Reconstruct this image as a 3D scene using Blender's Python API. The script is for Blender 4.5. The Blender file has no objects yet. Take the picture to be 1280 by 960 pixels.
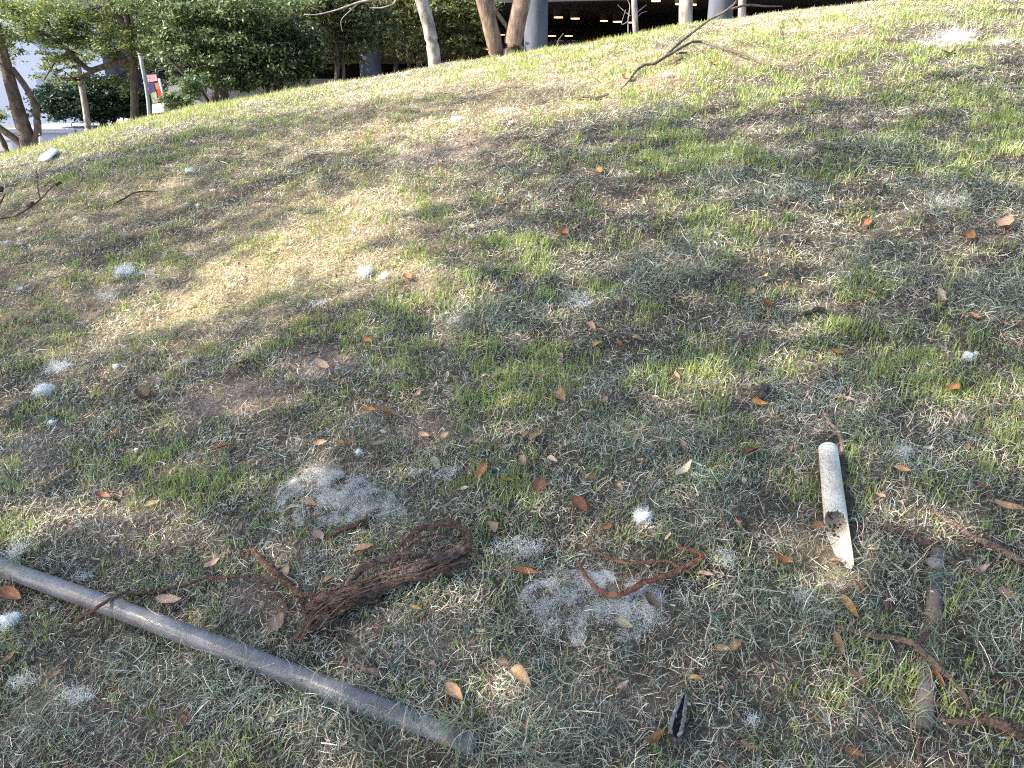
import bpy, math, random
import numpy as np
from mathutils import Vector
rng = np.random.default_rng(7); random.seed(7)
SC = bpy.context.scene; COL = SC.collection
R = math.radians
# ---------------------------------------------------------------- camera, sky, sun, exposure
CAM = np.array([0.0, 0.0, 1.5]); PITCH = R(22.5); F = 966.0
cd = bpy.data.cameras.new("camera"); cam = bpy.data.objects.new("camera", cd); COL.objects.link(cam)
cam.location = CAM; cam.rotation_euler = (R(90) - PITCH, 0, 0)
cd.sensor_width = 36; cd.lens = 36 * F / 1280; cd.clip_start = 0.05; cd.clip_end = 600
SC.camera = cam
SUN_EL = R(37); SUN_AZ_VEC = np.array([-0.985, -0.17])
SUN_AZ_VEC = SUN_AZ_VEC / np.linalg.norm(SUN_AZ_VEC)
SDIR = np.array([SUN_AZ_VEC[0] * math.cos(SUN_EL), SUN_AZ_VEC[1] * math.cos(SUN_EL), math.sin(SUN_EL)])
w = bpy.data.worlds.new("World"); SC.world = w; w.use_nodes = True
nt = w.node_tree; sky = nt.nodes.new("ShaderNodeTexSky"); sky.sky_type = 'NISHITA'; sky.sun_disc = False
sky.sun_elevation = SUN_EL; sky.sun_rotation = math.atan2(SDIR[0], SDIR[1]); sky.air_density = 1.0; sky.dust_density = 2.0; sky.ozone_density = 0.8
nt.links.new(sky.outputs[0], nt.nodes['Background'].inputs[0]); nt.nodes['Background'].inputs[1].default_value = 0.15
sd = bpy.data.lights.new("sun", 'SUN'); sd.energy = 4.2; sd.angle = R(0.53); sd.color = (1, .93, .8)
sun = bpy.data.objects.new("sun", sd); COL.objects.link(sun); sun.location = (-8, -2, 12)
sun.rotation_euler = Vector(SDIR).to_track_quat('Z', 'Y').to_euler()
SC.view_settings.view_transform = 'Standard'; SC.view_settings.look = 'None'
SC.view_settings.exposure = 1.93; SC.view_settings.gamma = 1
SC.cycles.max_bounces = 6; SC.cycles.diffuse_bounces = 3; SC.cycles.transmission_bounces = 3; SC.cycles.transparent_max_bounces = 8
SC.cycles.use_denoising = False; SC.cycles.filter_width = 1.15

# ---------------------------------------------------------------- noise / terrain / projection helpers
def _h(ix, iy, s):
    n = (ix.astype(np.int64) * 374761393 + iy.astype(np.int64) * 668265263 + s * 2147483647) & 0xffffffff
    n = ((n ^ (n >> 13)) * 1274126177) & 0xffffffff
    n = n ^ (n >> 16)
    return (n & 0xffff) / 65535.0
def vn(x, y, s=0):
    x = np.asarray(x, float); y = np.asarray(y, float)
    ix = np.floor(x); iy = np.floor(y); fx = x - ix; fy = y - iy
    fx = fx * fx * (3 - 2 * fx); fy = fy * fy * (3 - 2 * fy)
    a = _h(ix, iy, s); b = _h(ix + 1, iy, s); c = _h(ix, iy + 1, s); d = _h(ix + 1, iy + 1, s)
    return (a * (1 - fx) + b * fx) * (1 - fy) + (c * (1 - fx) + d * fx) * fy
def fbm(x, y, s=0, o=3):
    v = 0; a = .5; t = 0
    for k in range(o):
        v = v + a * vn(np.asarray(x) * 2 ** k, np.asarray(y) * 2 ** k, s + k); t += a; a *= .5
    return v / t
def sstep(a, b, x):
    t = np.clip((x - a) / (b - a), 0, 1); return t * t * (3 - 2 * t)
GX, GY = 0.152, 0.226
PLAZA = -1.6
def base(x, y):
    z = GX * np.clip(x, -40, 14) + GY * y - 0.03 * np.maximum(0, y - 5) ** 2
    z = z - 0.033 * np.maximum(0, -x - 2.9) ** 2 - .008 * np.clip(x - .8, 0, 6) ** 2
    z = z * 1.0
    d = z - PLAZA                                   # smooth floor at the plaza
    return PLAZA + 0.5 * (d + np.sqrt(d * d + 0.15))
def H(x, y):
    x = np.asarray(x, float); y = np.asarray(y, float)
    near = np.exp(-(np.maximum(0, np.hypot(x, y) - 8) / 4) ** 2)
    b = 0.07 * (fbm(x * 1.1, y * 1.3, 3, 3) - .5) + 0.034 * (fbm(x * 6, y * 6, 9, 2) - .5)
    return base(x, y) + b * near
cp, sp = math.cos(PITCH), math.sin(PITCH)
def ray(px, py):
    X = (px - 640) / F; Y = -(py - 480) / F
    return np.array([X, cp + Y * sp, -sp + Y * cp])
_T = np.concatenate([np.arange(0.8, 12, 0.01), np.arange(12, 60, .1)])
def at(px, py, lift=0.0, far=8.4):
    d = ray(px, py); P = CAM[:, None] + d[:, None] * _T
    g = P[2] - H(P[0], P[1]) - lift
    i = np.where(g < 0)[0]
    if len(i) == 0 or i[0] == 0 or _T[i[0]] > far * 1.6:
        return CAM + d * (far / d[1])
    i = i[0]; f = g[i - 1] / (g[i - 1] - g[i]); t = _T[i - 1] + f * (_T[i] - _T[i - 1])
    return CAM + d * t
def P(px, py, D):
    d = ray(px, py); return CAM + d * (D / d[1])
def proj(x, y, z):
    X = x; Y = y * sp + (z - CAM[2]) * cp; Z = y * cp - (z - CAM[2]) * sp
    Z = np.maximum(Z, .05)
    return 640 + F * X / Z, 480 - F * Y / Z
def depth(p): return p[1] * cp - (p[2] - CAM[2]) * sp
def emask(px, py, L):
    """soft union of ellipses (cx, cy, rx, ry, angle, value)"""
    m = np.zeros_like(px)
    for cx, cy, rx, ry, a, v in L:
        c, s = math.cos(R(a)), math.sin(R(a)); dx = px - cx; dy = py - cy
        u = (dx * c + dy * s) / rx; q = (-dx * s + dy * c) / ry
        m = np.maximum(m, v * (1 - sstep(.45, 1.25, np.sqrt(u * u + q * q))))
    return m

# ---------------------------------------------------------------- material helpers
def mat(name, col=(.5, .5, .5), rough=.8, var=.25, scale=20, trans=0.0, spec=.3, bump=0.0, bscale=80, attr=False, metal=0, col2=None, stretch=None):
    m = bpy.data.materials.new(name); m.use_nodes = True; n = m.node_tree.nodes; l = m.node_tree.links
    n.clear(); out = n.new("ShaderNodeOutputMaterial"); bs = n.new("ShaderNodeBsdfPrincipled")
    bs.inputs['Roughness'].default_value = rough; bs.inputs['Specular IOR Level'].default_value = spec
    bs.inputs['Metallic'].default_value = metal
    tc = n.new("ShaderNodeTexCoord"); no = n.new("ShaderNodeTexNoise"); no.inputs['Scale'].default_value = scale; no.inputs['Detail'].default_value = 5
    src = tc.outputs['Object']
    if stretch:
        mp = n.new("ShaderNodeMapping"); mp.inputs['Scale'].default_value = stretch; l.new(src, mp.inputs[0]); src = mp.outputs[0]
    l.new(src, no.inputs[0])
    mx = n.new("ShaderNodeMix"); mx.data_type = 'RGBA'
    rp = n.new("ShaderNodeMapRange"); rp.inputs[1].default_value = .3; rp.inputs[2].default_value = .7
    l.new(no.outputs[0], rp.inputs[0]); l.new(rp.outputs[0], mx.inputs[0])
    if attr:
        at_ = n.new("ShaderNodeAttribute"); at_.attribute_name = 'col'
        mu = n.new("ShaderNodeMix"); mu.data_type = 'RGBA'; mu.blend_type = 'MULTIPLY'; mu.inputs[0].default_value = 1
        mx.inputs[6].default_value = (1 - var, 1 - var, 1 - var, 1); mx.inputs[7].default_value = (1 + var * .6, 1 + var * .6, 1 + var * .6, 1)
        l.new(at_.outputs[0], mu.inputs[6]); l.new(mx.outputs[2], mu.inputs[7]); c = mu.outputs[2]
    else:
        c2 = col2 or tuple(v * (1 - var) for v in col)
        mx.inputs[6].default_value = (*c2, 1); mx.inputs[7].default_value = (*[min(1, v * (1 + (var * .4 if not col2 else 0))) for v in col], 1); c = mx.outputs[2]
    l.new(c, bs.inputs['Base Color'])
    if bump:
        b2 = n.new("ShaderNodeTexNoise"); b2.inputs['Scale'].default_value = bscale; b2.inputs['Detail'].default_value = 6; l.new(src, b2.inputs[0])
        bp = n.new("ShaderNodeBump"); bp.inputs[0].default_value = bump; bp.inputs[1].default_value = .01; l.new(b2.outputs[0], bp.inputs['Height']); l.new(bp.outputs[0], bs.inputs['Normal'])
    if trans:
        tr = n.new("ShaderNodeBsdfTranslucent"); l.new(c, tr.inputs[0]); ms = n.new("ShaderNodeMixShader"); ms.inputs[0].default_value = trans
        l.new(bs.outputs[0], ms.inputs[1]); l.new(tr.outputs[0], ms.inputs[2]); l.new(ms.outputs[0], out.inputs[0])
    else: l.new(bs.outputs[0], out.inputs[0])
    return m
def mk(name, V, Fq, m, col=None, parent=None, smooth=True, origin=None):
    """V (n,3) world coordinates, Fq (k,4|3) int array or list of such arrays"""
    V = np.asarray(V, float)
    if origin is None: origin = np.array([0., 0., 0.])
    Fs = Fq if isinstance(Fq, list) else [Fq]
    me = bpy.data.meshes.new(name)
    me.vertices.add(len(V)); me.vertices.foreach_set('co', (V - origin).astype(np.float32).ravel())
    lv = np.concatenate([np.asarray(f).ravel() for f in Fs]).astype(np.int32)
    lt = np.concatenate([np.full(len(f), np.asarray(f).shape[1]) for f in Fs]).astype(np.int32)
    me.loops.add(len(lv)); me.loops.foreach_set('vertex_index', lv)
    me.polygons.add(len(lt)); me.polygons.foreach_set('loop_start', np.concatenate([[0], np.cumsum(lt)[:-1]]).astype(np.int32))
    me.polygons.foreach_set('use_smooth', np.full(len(lt), smooth))
    me.update(calc_edges=True)
    if col is not None:
        a = me.attributes.new('col', 'FLOAT_COLOR', 'POINT')
        c = np.ones((len(V), 4), np.float32); c[:, :3] = np.clip(col, 0, 1); a.data.foreach_set('color', c.ravel())
    me.materials.append(m)
    o = bpy.data.objects.new(name, me); COL.objects.link(o)
    if parent is not None:
        o.parent = parent; o.location = Vector(origin) - parent.location
    else: o.location = origin
    return o
def tag(o, label=None, cat=None, group=None, kind=None):
    if label: o['label'] = label
    if cat: o['category'] = cat
    if group: o['group'] = group
    if kind: o['kind'] = kind
    return o
def empty(name, loc, label, cat, group=None):
    o = bpy.data.objects.new(name, None); COL.objects.link(o); o.location = loc; o.empty_display_size = .1
    return tag(o, label, cat, group)
class Acc:
    def __init__(s): s.V = []; s.F = []; s.C = []; s.n = 0
    def add(s, V, Fq, C=None):
        V = np.asarray(V, float); s.V.append(V); s.F.append(np.asarray(Fq) + s.n); s.n += len(V)
        s.C.append(np.tile(np.asarray((.5, .5, .5) if C is None else C, float), (len(V), 1)) if C is None or np.ndim(C) == 1 else np.asarray(C, float)); return s
    def build(s, name, m, parent=None, smooth=True, origin=None):
        return mk(name, np.concatenate(s.V), s.F, m, np.concatenate(s.C), parent, smooth, origin)
def box(a, b):
    x0, y0, z0 = a; x1, y1, z1 = b
    V = np.array([(x, y, z) for z in (z0, z1) for y in (y0, y1) for x in (x0, x1)], float)
    return V, np.array([(0, 2, 3, 1), (4, 5, 7, 6), (0, 1, 5, 4), (2, 6, 7, 3), (0, 4, 6, 2), (1, 3, 7, 5)])
def _resamp(p, n):
    d = np.concatenate([[0], np.cumsum(np.linalg.norm(np.diff(p, axis=0), axis=1) + 1e-9)]); t = np.linspace(0, d[-1], n)
    return np.stack([np.interp(t, d, p[:, k]) for k in range(3)], -1)
def spline(pts, n):
    """smooth curve close to the points, evenly spaced along its length"""
    p = np.asarray(pts, float); k = len(p); m = max(8 * n, 80); q = _resamp(p, m)
    if k > 2:
        w_ = max(2, int(m / (k - 1) * .45)); ker = np.hanning(2 * w_ + 3)[1:-1]; ker /= ker.sum(); L_ = len(ker) // 2
        pad = np.vstack([2 * q[0] - q[L_:0:-1], q, 2 * q[-1] - q[-2:-L_ - 2:-1]])
        q = np.stack([np.convolve(pad[:, a], ker, 'valid') for a in range(3)], -1)
    return _resamp(q, n)
def frames(C):
    T = np.gradient(C, axis=0); T /= np.linalg.norm(T, axis=1)[:, None] + 1e-9
    up = np.array([0, 0, 1.]); A = np.cross(T, up)
    bad = np.linalg.norm(A, axis=1) < .15
    A[bad] = np.cross(T[bad], np.array([0, 1., 0])); A /= np.linalg.norm(A, axis=1)[:, None]
    B = np.cross(A, T); return T, A, B
def tube(C, r, ns=8, rough=0.0, flute=0, seed=0, squash=1.0, caps=True, twist=0.0):
    C = np.asarray(C, float); n = len(C); r = np.broadcast_to(np.asarray(r, float), (n,))
    T, A, B = frames(C); th = np.linspace(0, 2 * np.pi, ns, endpoint=False)
    rr = np.ones((n, ns)); ii = np.arange(n)[:, None]
    if rough: rr = rr + rough * 2 * (fbm(ii * .35 + seed * 9.1 + 0 * th, np.cos(th)[None] * 1.3 + ii * .05 + 5, seed, 2) - .5) + rough * (vn(ii * .9 + 0 * th, 3 * np.sin(th)[None] + 9 + 0 * ii, seed + 5) - .5)
    if flute: rr = rr * (1 + .16 * np.sin(flute * th[None] + 3 * vn(ii * .2, ii * 0., seed)))
    th2 = th[None] + ii * twist
    V = C[:, None] + (r[:, None] * rr * np.cos(th2))[..., None] * A[:, None] + (squash * r[:, None] * rr * np.sin(th2))[..., None] * B[:, None]
    V = V.reshape(-1, 3); i = np.arange(n - 1)[:, None] * ns; j = np.arange(ns); k = (j + 1) % ns
    Fq = np.stack([i + j, i + k, i + ns + k, i + ns + j], -1).reshape(-1, 4)
    if caps:
        V = np.vstack([V, C[0], C[-1]]); a, b = n * ns, n * ns + 1
        f0 = np.stack([np.full(ns, a), k, j, j], -1)[:, :3]; f1 = np.stack([np.full(ns, b), (n - 1) * ns + j, (n - 1) * ns + k], -1)
        return V, [Fq, f0, f1]
    return V, [Fq]
def addtube(acc, C, r, col=(.3, .2, .12), cvar=.25, **k):
    V, Fs = tube(C, r, **k); n0 = acc.n
    c = np.array(col) * (1 + cvar * rng.normal(size=(len(V), 1)))
    acc.V.append(V); acc.C.append(np.clip(c, 0.002, 1)); acc.F += [f + n0 for f in Fs]; acc.n += len(V)

# ribbons -----------------------------------------------------------------------------------------
def ribbons(pos, L, W, az, el, del_, daz, col, S=3, roll=None, slope=True, tipf=.15):
    N = len(pos); ns = S + 1
    k = np.arange(ns); e = el[:, None] + del_[:, None] * k[None]; a = az[:, None] + daz[:, None] * k[None]
    dx = np.cos(e) * np.cos(a); dy = np.cos(e) * np.sin(a); dz = np.sin(e)
    D = np.stack([dx, dy, dz], -1) * (L / S)[:, None, None]
    C = np.zeros((N, ns, 3)); C[:, 1:] = np.cumsum(D[:, :-1], axis=1)
    if slope: C[..., 2] += GX * C[..., 0] + (GY - .06 * np.maximum(0, pos[:, None, 1] - 5)) * C[..., 1]
    C += pos[:, None]
    if roll is None: roll = rng.uniform(-1, 1, N)
    side = np.stack([-np.sin(a) * np.cos(roll)[:, None], np.cos(a) * np.cos(roll)[:, None], np.broadcast_to(np.sin(roll)[:, None], a.shape)], -1)
    wk = np.interp(k / S, [0, .35, 1], [.75, 1, tipf])
    off = side * (W[:, None] * wk[None] * .5)[..., None]
    V = np.stack([C - off, C + off], 2).reshape(-1, 3)
    b = (np.arange(N) * ns * 2)[:, None] + (np.arange(S) * 2)[None]
    Fq = np.stack([b, b + 1, b + 3, b + 2], -1).reshape(-1, 4)
    cc = np.repeat(col, ns * 2, axis=0)
    return V, Fq, cc

# ---------------------------------------------------------------- masks (places on the slope, given through the photo's pixels)
SOIL = [(395, 452, 50, 24, 10, .95), (290, 497, 95, 26, -5, .85), (330, 752, 62, 30, 10, .8), (150, 640, 90, 26, -20, .6), (150, 900, 90, 40, 0, .35),
        (560, 192, 90, 22, -10, .7), (170, 665, 80, 40, -30, .5), (500, 530, 80, 24, 0, .4), (760, 880, 90, 30, 0, .35), (60, 560, 60, 30, 0, .4),
        (500, 800, 90, 40, 0, .3), (950, 420, 70, 22, 0, .3), (720, 740, 90, 40, 0, .45), (130, 380, 100, 25, -15, .3), (240, 590, 60, 14, 0, .5)]
THATCH = [(240, 850, 150, 45, 15, .9), (420, 900, 140, 60, 20, .8), (950, 240, 110, 28, 5, 1), (1060, 200, 120, 24, 0, .7), (840, 335, 85, 36, -15, .95), (1245, 375, 70, 34, 0, 1), (1120, 330, 90, 30, 10, .6),
          (620, 405, 80, 26, 0, .75), (700, 890, 90, 70, 0, .75), (640, 945, 90, 30, 0, 1), (60, 900, 80, 50, 0, .6), (960, 780, 120, 60, 0, .6), (490, 650, 60, 25, 20, .7),
          (420, 740, 140, 25, 0, .5), (800, 560, 110, 30, 0, .6), (780, 150, 90, 16, -10, .6), (620, 575, 60, 25, 0, .5), (1180, 250, 110, 25, 0, .6), (1240, 800, 80, 60, 0, .5), (880, 640, 60, 40, 0, .5), (690, 120, 60, 14, -10, .8), (1060, 690, 60, 50, 0, .4)]
GREEN = [(640, 290, 160, 60, -5, .65), (870, 180, 120, 60, 0, .8), (620, 470, 150, 60, 0, .8), (870, 490, 110, 50, 0, .75), (1060, 380, 80, 60, 0, .8), (1120, 490, 160, 70, 0, .75), (900, 290, 90, 40, -20, .75),
         (300, 160, 120, 30, -15, .6), (150, 210, 120, 24, -10, .6), (370, 420, 120, 40, 0, .45), (230, 590, 90, 60, 0, .7), (70, 640, 80, 50, 0, .7), (560, 380, 120, 30, 0, .5),
         (1080, 610, 110, 70, 0, .75), (1240, 560, 90, 60, 0, .6), (560, 750, 80, 40, 0, .35), (640, 600, 120, 60, 0, .5), (1110, 760, 110, 70, 0, .55), (1230, 730, 60, 60, 0, .5), (880, 600, 60, 40, 0, .5), (1050, 870, 160, 70, 0, .45),
         (100, 330, 120, 40, 0, .3), (1000, 80, 350, 60, -10, .75), (720, 60, 200, 24, -12, .8), (300, 116, 400, 24, -15, 1), (60, 176, 120, 16, -20, .9), (880, 780, 80, 20, 0, .3), (940, 210, 200, 50, 0, .6), (1200, 170, 120, 60, 0, .75), (690, 350, 90, 50, 0, .5), (330, 590, 40, 40, 0, .4)]
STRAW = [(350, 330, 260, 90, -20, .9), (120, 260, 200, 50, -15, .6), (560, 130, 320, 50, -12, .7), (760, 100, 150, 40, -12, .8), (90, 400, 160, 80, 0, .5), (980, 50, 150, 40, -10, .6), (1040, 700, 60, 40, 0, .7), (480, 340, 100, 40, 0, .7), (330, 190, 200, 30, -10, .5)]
LIT = [(360, 320, 230, 34, -26, .95), (200, 385, 150, 20, -22, .6), (470, 340, 90, 32, 0, .8), (560, 375, 70, 30, 0, .55), (480, 255, 130, 26, -15, .5), (600, 155, 110, 20, -12, .75), (760, 130, 120, 30, -14, .8), (1010, 300, 170, 26, -12, .5), (1040, 370, 60, 36, 0, .45), (850, 250, 90, 26, -12, .3),
       (930, 180, 120, 22, -10, .35), (850, 490, 80, 32, -15, .42), (960, 470, 90, 26, -10, .42), (90, 640, 130, 34, -14, .36), (60, 240, 90, 14, -14, .5), (470, 170, 130, 14, -12, .5), (1090, 590, 60, 34, 0, .3), (1040, 720, 70, 24, 0, .3), (1180, 500, 70, 20, 0, .22), (1200, 720, 70, 26, 0, .22), (700, 330, 80, 24, 0, .25)]
RX = [-400, 0, 180, 400, 540, 620, 700, 790, 860, 960, 1280, 1700]; RY = [310, 193, 143, 100, 77, 68, 57, 45, 32, 8, -70, -200]
WX = [-400, 0, 180, 400, 560, 680, 800, 900, 1000, 1150, 1280, 1700]; WB = [330, 218, 172, 132, 112, 105, 125, 128, 118, 96, 62, -50]
def litmask(x, y):
    px, py = proj(x, y, H(x, y)); m = emask(px, py, LIT)
    rb = np.interp(px, WX, WB); m = np.maximum(m, 1 - sstep(-8, 14, py - rb))
    m = np.where(y > 8.5, 1.0, m); m = np.where((py > 1100) | (y < .8), .08, m)
    return m

# ---------------------------------------------------------------- ground sheet
def nonuni(lo, hi, mid0, mid1, d, grow):
    a = list(np.arange(mid0, mid1 + d / 2, d)); s = d
    while a[-1] < hi: s *= grow; a.append(a[-1] + s)
    s = d
    while a[0] > lo: s *= grow; a.insert(0, a[0] - s)
    return np.array(a)
xs = nonuni(-300, 300, -4.5, 4.5, .03, 1.06); ys = nonuni(-60, 420, .4, 8.5, .03, 1.06)
X, Y = np.meshgrid(xs, ys); Z = H(X, Y)
V = np.stack([X, Y, Z], -1).reshape(-1, 3); nx = len(xs); i = np.arange(len(ys) - 1)[:, None] * nx; j = np.arange(nx - 1)[None]
Fq = np.stack([i + j, i + j + 1, i + nx + j + 1, i + nx + j], -1).reshape(-1, 4)
x, y = V[:, 0], V[:, 1]; px, py = proj(x, y, V[:, 2])
vis = (y > .3)
soil = np.where(vis, emask(px, py, SOIL), .3); soil = np.clip(soil + .5 * (fbm(x * 3, y * 3, 21) - .5), 0, 1)[:, None]
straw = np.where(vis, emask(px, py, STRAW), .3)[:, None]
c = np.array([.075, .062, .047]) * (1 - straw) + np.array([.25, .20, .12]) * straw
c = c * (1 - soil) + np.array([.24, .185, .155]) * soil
c = c * (.45 + 1.1 * fbm(x * 9, y * 9, 33)[:, None])
far = (np.hypot(x, y) > 14)[:, None]; c = np.where(far, np.array([.2, .19, .17]), c)
gm = mat('ground_soil', rough=.95, var=.45, scale=60, bump=1.0, bscale=90, attr=True, spec=.1)
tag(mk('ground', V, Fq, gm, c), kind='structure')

# ---------------------------------------------------------------- grass and clippings
def scatter(n0, seed):
    """points over the slope, thinner with distance; returns xy and size factor"""
    g = np.random.default_rng(seed); n = int(n0 * 3.2)
    yy = g.uniform(.45, 11.5, n); hw = .74 * yy + 1.3; xx = g.uniform(-1, 1, n) * hw
    r = np.hypot(xx, yy)
    pr = (hw / hw.max()) * np.minimum(1, (2.0 / np.maximum(r, 1e-3))) ** 1.15
    k = g.uniform(0, 1, n) < pr * 3.2 / 1.0 * .9
    xx, yy, r = xx[k], yy[k], r[k]
    return xx, yy, np.maximum(1, r / 2.1) ** .55
gmat = mat('grass_blade', rough=.55, var=.12, scale=30, trans=.35, spec=.25, attr=True)
hmat = mat('clipping_blade', rough=.75, var=.15, scale=30, trans=.2, spec=.2, attr=True)
def segd(x, y, a, b):
    ax_, ay_ = b[0] - a[0], b[1] - a[1]; t = np.clip(((x - a[0]) * ax_ + (y - a[1]) * ay_) / (ax_ ** 2 + ay_ ** 2), 0, 1); return np.hypot(x - a[0] - t * ax_, y - a[1] - t * ay_)
_tb = (at(1035, 553), at(1053, 697)); _pp = (at(20, 716), at(604, 936)); _cc = (at(1172, 692), at(1151, 914))
def free(x, y): return (segd(x, y, *_tb) > .030) & (segd(x, y, *_pp) > .020) & (segd(x, y, *_cc) > .013)
def clippings(n0, seed, name, kind):
    x, y, sf = scatter(n0, seed); z = H(x, y); px, py = proj(x, y, z); N = len(x)
    so = emask(px, py, SOIL); th = emask(px, py, THATCH); st = emask(px, py, STRAW)
    n1 = fbm(x * 2.2, y * 2.2, 51); n2 = fbm(x * 8, y * 8, 61)
    keep = free(x, y) & (rng.uniform(0, 1, N) < np.clip(.72 + .9 * (n2 - .5) - .42 * so + .3 * th, .1, 1))
    x, y, z, sf, so, th, st, n1, n2 = [a[keep] for a in (x, y, z, sf, so, th, st, n1, n2)]; N = len(x)
    th2 = np.clip(1.25 * th + 1.2 * (n1 - .53), 0, 1)
    h = rng.uniform(0, 1, N) ** 1.5 * (.010 + .034 * th2 + .012 * n2)
    L = (.012 + .040 * rng.uniform(0, 1, N) ** 1.7) * (1 + .45 * th2); W = (.0006 + .0017 * rng.uniform(0, 1, N) ** 2) * sf
    az = rng.uniform(0, 2 * np.pi, N); el = rng.normal(.12, .38, N); de = rng.normal(-.12, .22, N); da = rng.normal(0, .27, N) * rng.choice([.5, 1, 2], N)
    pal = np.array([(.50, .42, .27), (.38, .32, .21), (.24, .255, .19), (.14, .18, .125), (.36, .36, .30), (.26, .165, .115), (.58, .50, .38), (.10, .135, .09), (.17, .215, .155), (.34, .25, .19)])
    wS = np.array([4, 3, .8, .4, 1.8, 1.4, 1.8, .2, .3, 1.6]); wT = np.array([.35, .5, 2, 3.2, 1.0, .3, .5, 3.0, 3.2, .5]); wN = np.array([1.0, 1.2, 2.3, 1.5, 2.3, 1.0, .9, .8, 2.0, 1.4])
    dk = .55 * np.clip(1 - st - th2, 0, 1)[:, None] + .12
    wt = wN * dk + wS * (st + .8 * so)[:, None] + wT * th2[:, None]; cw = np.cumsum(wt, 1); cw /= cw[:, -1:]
    idx = (rng.uniform(0, 1, N)[:, None] > cw).sum(1); c = pal[np.minimum(idx, len(pal) - 1)] * (1 + .25 * sstep(5.5, 8, y)[:, None]) * rng.uniform(.55, 1.7, (N, 1)) * (.8 + .7 * n2[:, None]) * np.array([1.13, 1.11, 1.17])  # far ridge clippings lightened; part of the ridge's sunlight is in the colour
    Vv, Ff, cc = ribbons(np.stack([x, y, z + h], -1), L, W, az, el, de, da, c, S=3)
    return tag(mk(name, Vv, Ff, hmat, cc, smooth=True), 'dry straw and grey green grass clippings lying matted all over the slope', 'clippings', kind='stuff')
def green(n0, seed, name):
    g = np.random.default_rng(seed)
    tx, ty, sf = scatter(n0, seed); px, py = proj(tx, ty, H(tx, ty)); N = len(tx)
    gm_ = emask(px, py, GREEN); so = emask(px, py, SOIL); th = emask(px, py, THATCH)
    n1 = fbm(tx * 8.5, ty * 8.5, 71, 2); n0_ = fbm(tx * 2.1, ty * 2.1, 73); keep = free(tx, ty) & (g.uniform(0, 1, N) < np.clip((.27 + .36 * gm_) * sstep(.46, .62, n1 + .07 * gm_ + .30 * (n0_ - .5)) - .3 * so - .42 * th, .015, 1))
    tx, ty, sf, gm_ = tx[keep], ty[keep], sf[keep], gm_[keep]; N = len(tx)
    nb = g.integers(2, 11, N); id_ = np.repeat(np.arange(N), nb); M = len(id_)
    bx = tx[id_] + g.normal(0, .011, M) * sf[id_]; by = ty[id_] + g.normal(0, .011, M) * sf[id_]
    tone = (g.uniform(0, 1, N) + .4 * sstep(5.5, 7.5, ty))[id_]; hgt = (g.uniform(.5, 1.1, N) * (.75 + .4 * gm_))[id_]  # ridge tufts yellower: drier grass, with some sunlight put into the tone
    L = g.uniform(.018, .052, M) * hgt * np.minimum(sf[id_], 1.3); W = g.uniform(.0018, .0034, M) * np.minimum(sf[id_], 2.2)
    az = g.uniform(0, 2 * np.pi, M); el = np.clip(g.normal(1.25, .25, M), .4, 1.57); de = -np.abs(g.normal(.12, .16, M)); da = g.normal(0, .12, M)
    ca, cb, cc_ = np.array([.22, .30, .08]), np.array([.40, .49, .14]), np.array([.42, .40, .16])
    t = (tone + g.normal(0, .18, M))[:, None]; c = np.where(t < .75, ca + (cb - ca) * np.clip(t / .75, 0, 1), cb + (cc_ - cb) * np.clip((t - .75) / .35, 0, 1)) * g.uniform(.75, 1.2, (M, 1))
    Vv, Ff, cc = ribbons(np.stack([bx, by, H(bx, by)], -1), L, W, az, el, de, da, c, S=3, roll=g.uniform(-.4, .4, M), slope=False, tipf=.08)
    return tag(mk(name, Vv, Ff, gmat, cc), 'short bright green grass blades sprouting in tufts through the clippings', 'grass', kind='stuff')
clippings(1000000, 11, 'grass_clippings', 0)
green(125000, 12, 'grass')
# tiny bark and leaf litter
x, y, sf = scatter(130000, 14); N = len(x); px, py = proj(x, y, H(x, y)); so = emask(px, py, SOIL)
k = rng.uniform(0, 1, N) <   .22 + .78 * so; x, y, sf = x[k], y[k], sf[k]; N = len(x)
pal = np.array([(.16, .10, .07), (.26, .17, .12), (.36, .26, .2), (.09, .065, .05), (.48, .39, .33), (.3, .14, .08)])
Vv, Ff, cc = ribbons(np.stack([x, y, H(x, y) + rng.uniform(.001, .012, N)], -1), rng.uniform(.004, .017, N) * sf ** .5, rng.uniform(.002, .008, N) * sf ** .7, rng.uniform(0, 6.28, N), rng.normal(0, .35, N), rng.normal(0, .3, N), rng.normal(0, .3, N), pal[rng.integers(0, 6, N)] * rng.uniform(.7, 1.3, (N, 1)), S=2)
lm = mat('litter', rough=.85, var=.3, scale=60, attr=True, trans=.05)
tag(mk('leaf_litter', Vv, Ff, lm, cc), 'crumbled brown leaf and bark bits strewn between the clippings', 'litter', kind='stuff')

# ================================================================ THINGS ON THE SLOPE
bark_m = mat('bark_fibre', rough=.9, var=.45, scale=70, bump=1.0, bscale=150, attr=True, spec=.15)
leaf_m = mat('dry_leaf', rough=.6, var=.22, scale=45, bump=.4, bscale=120, attr=True, trans=.2, spec=.3)
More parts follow.
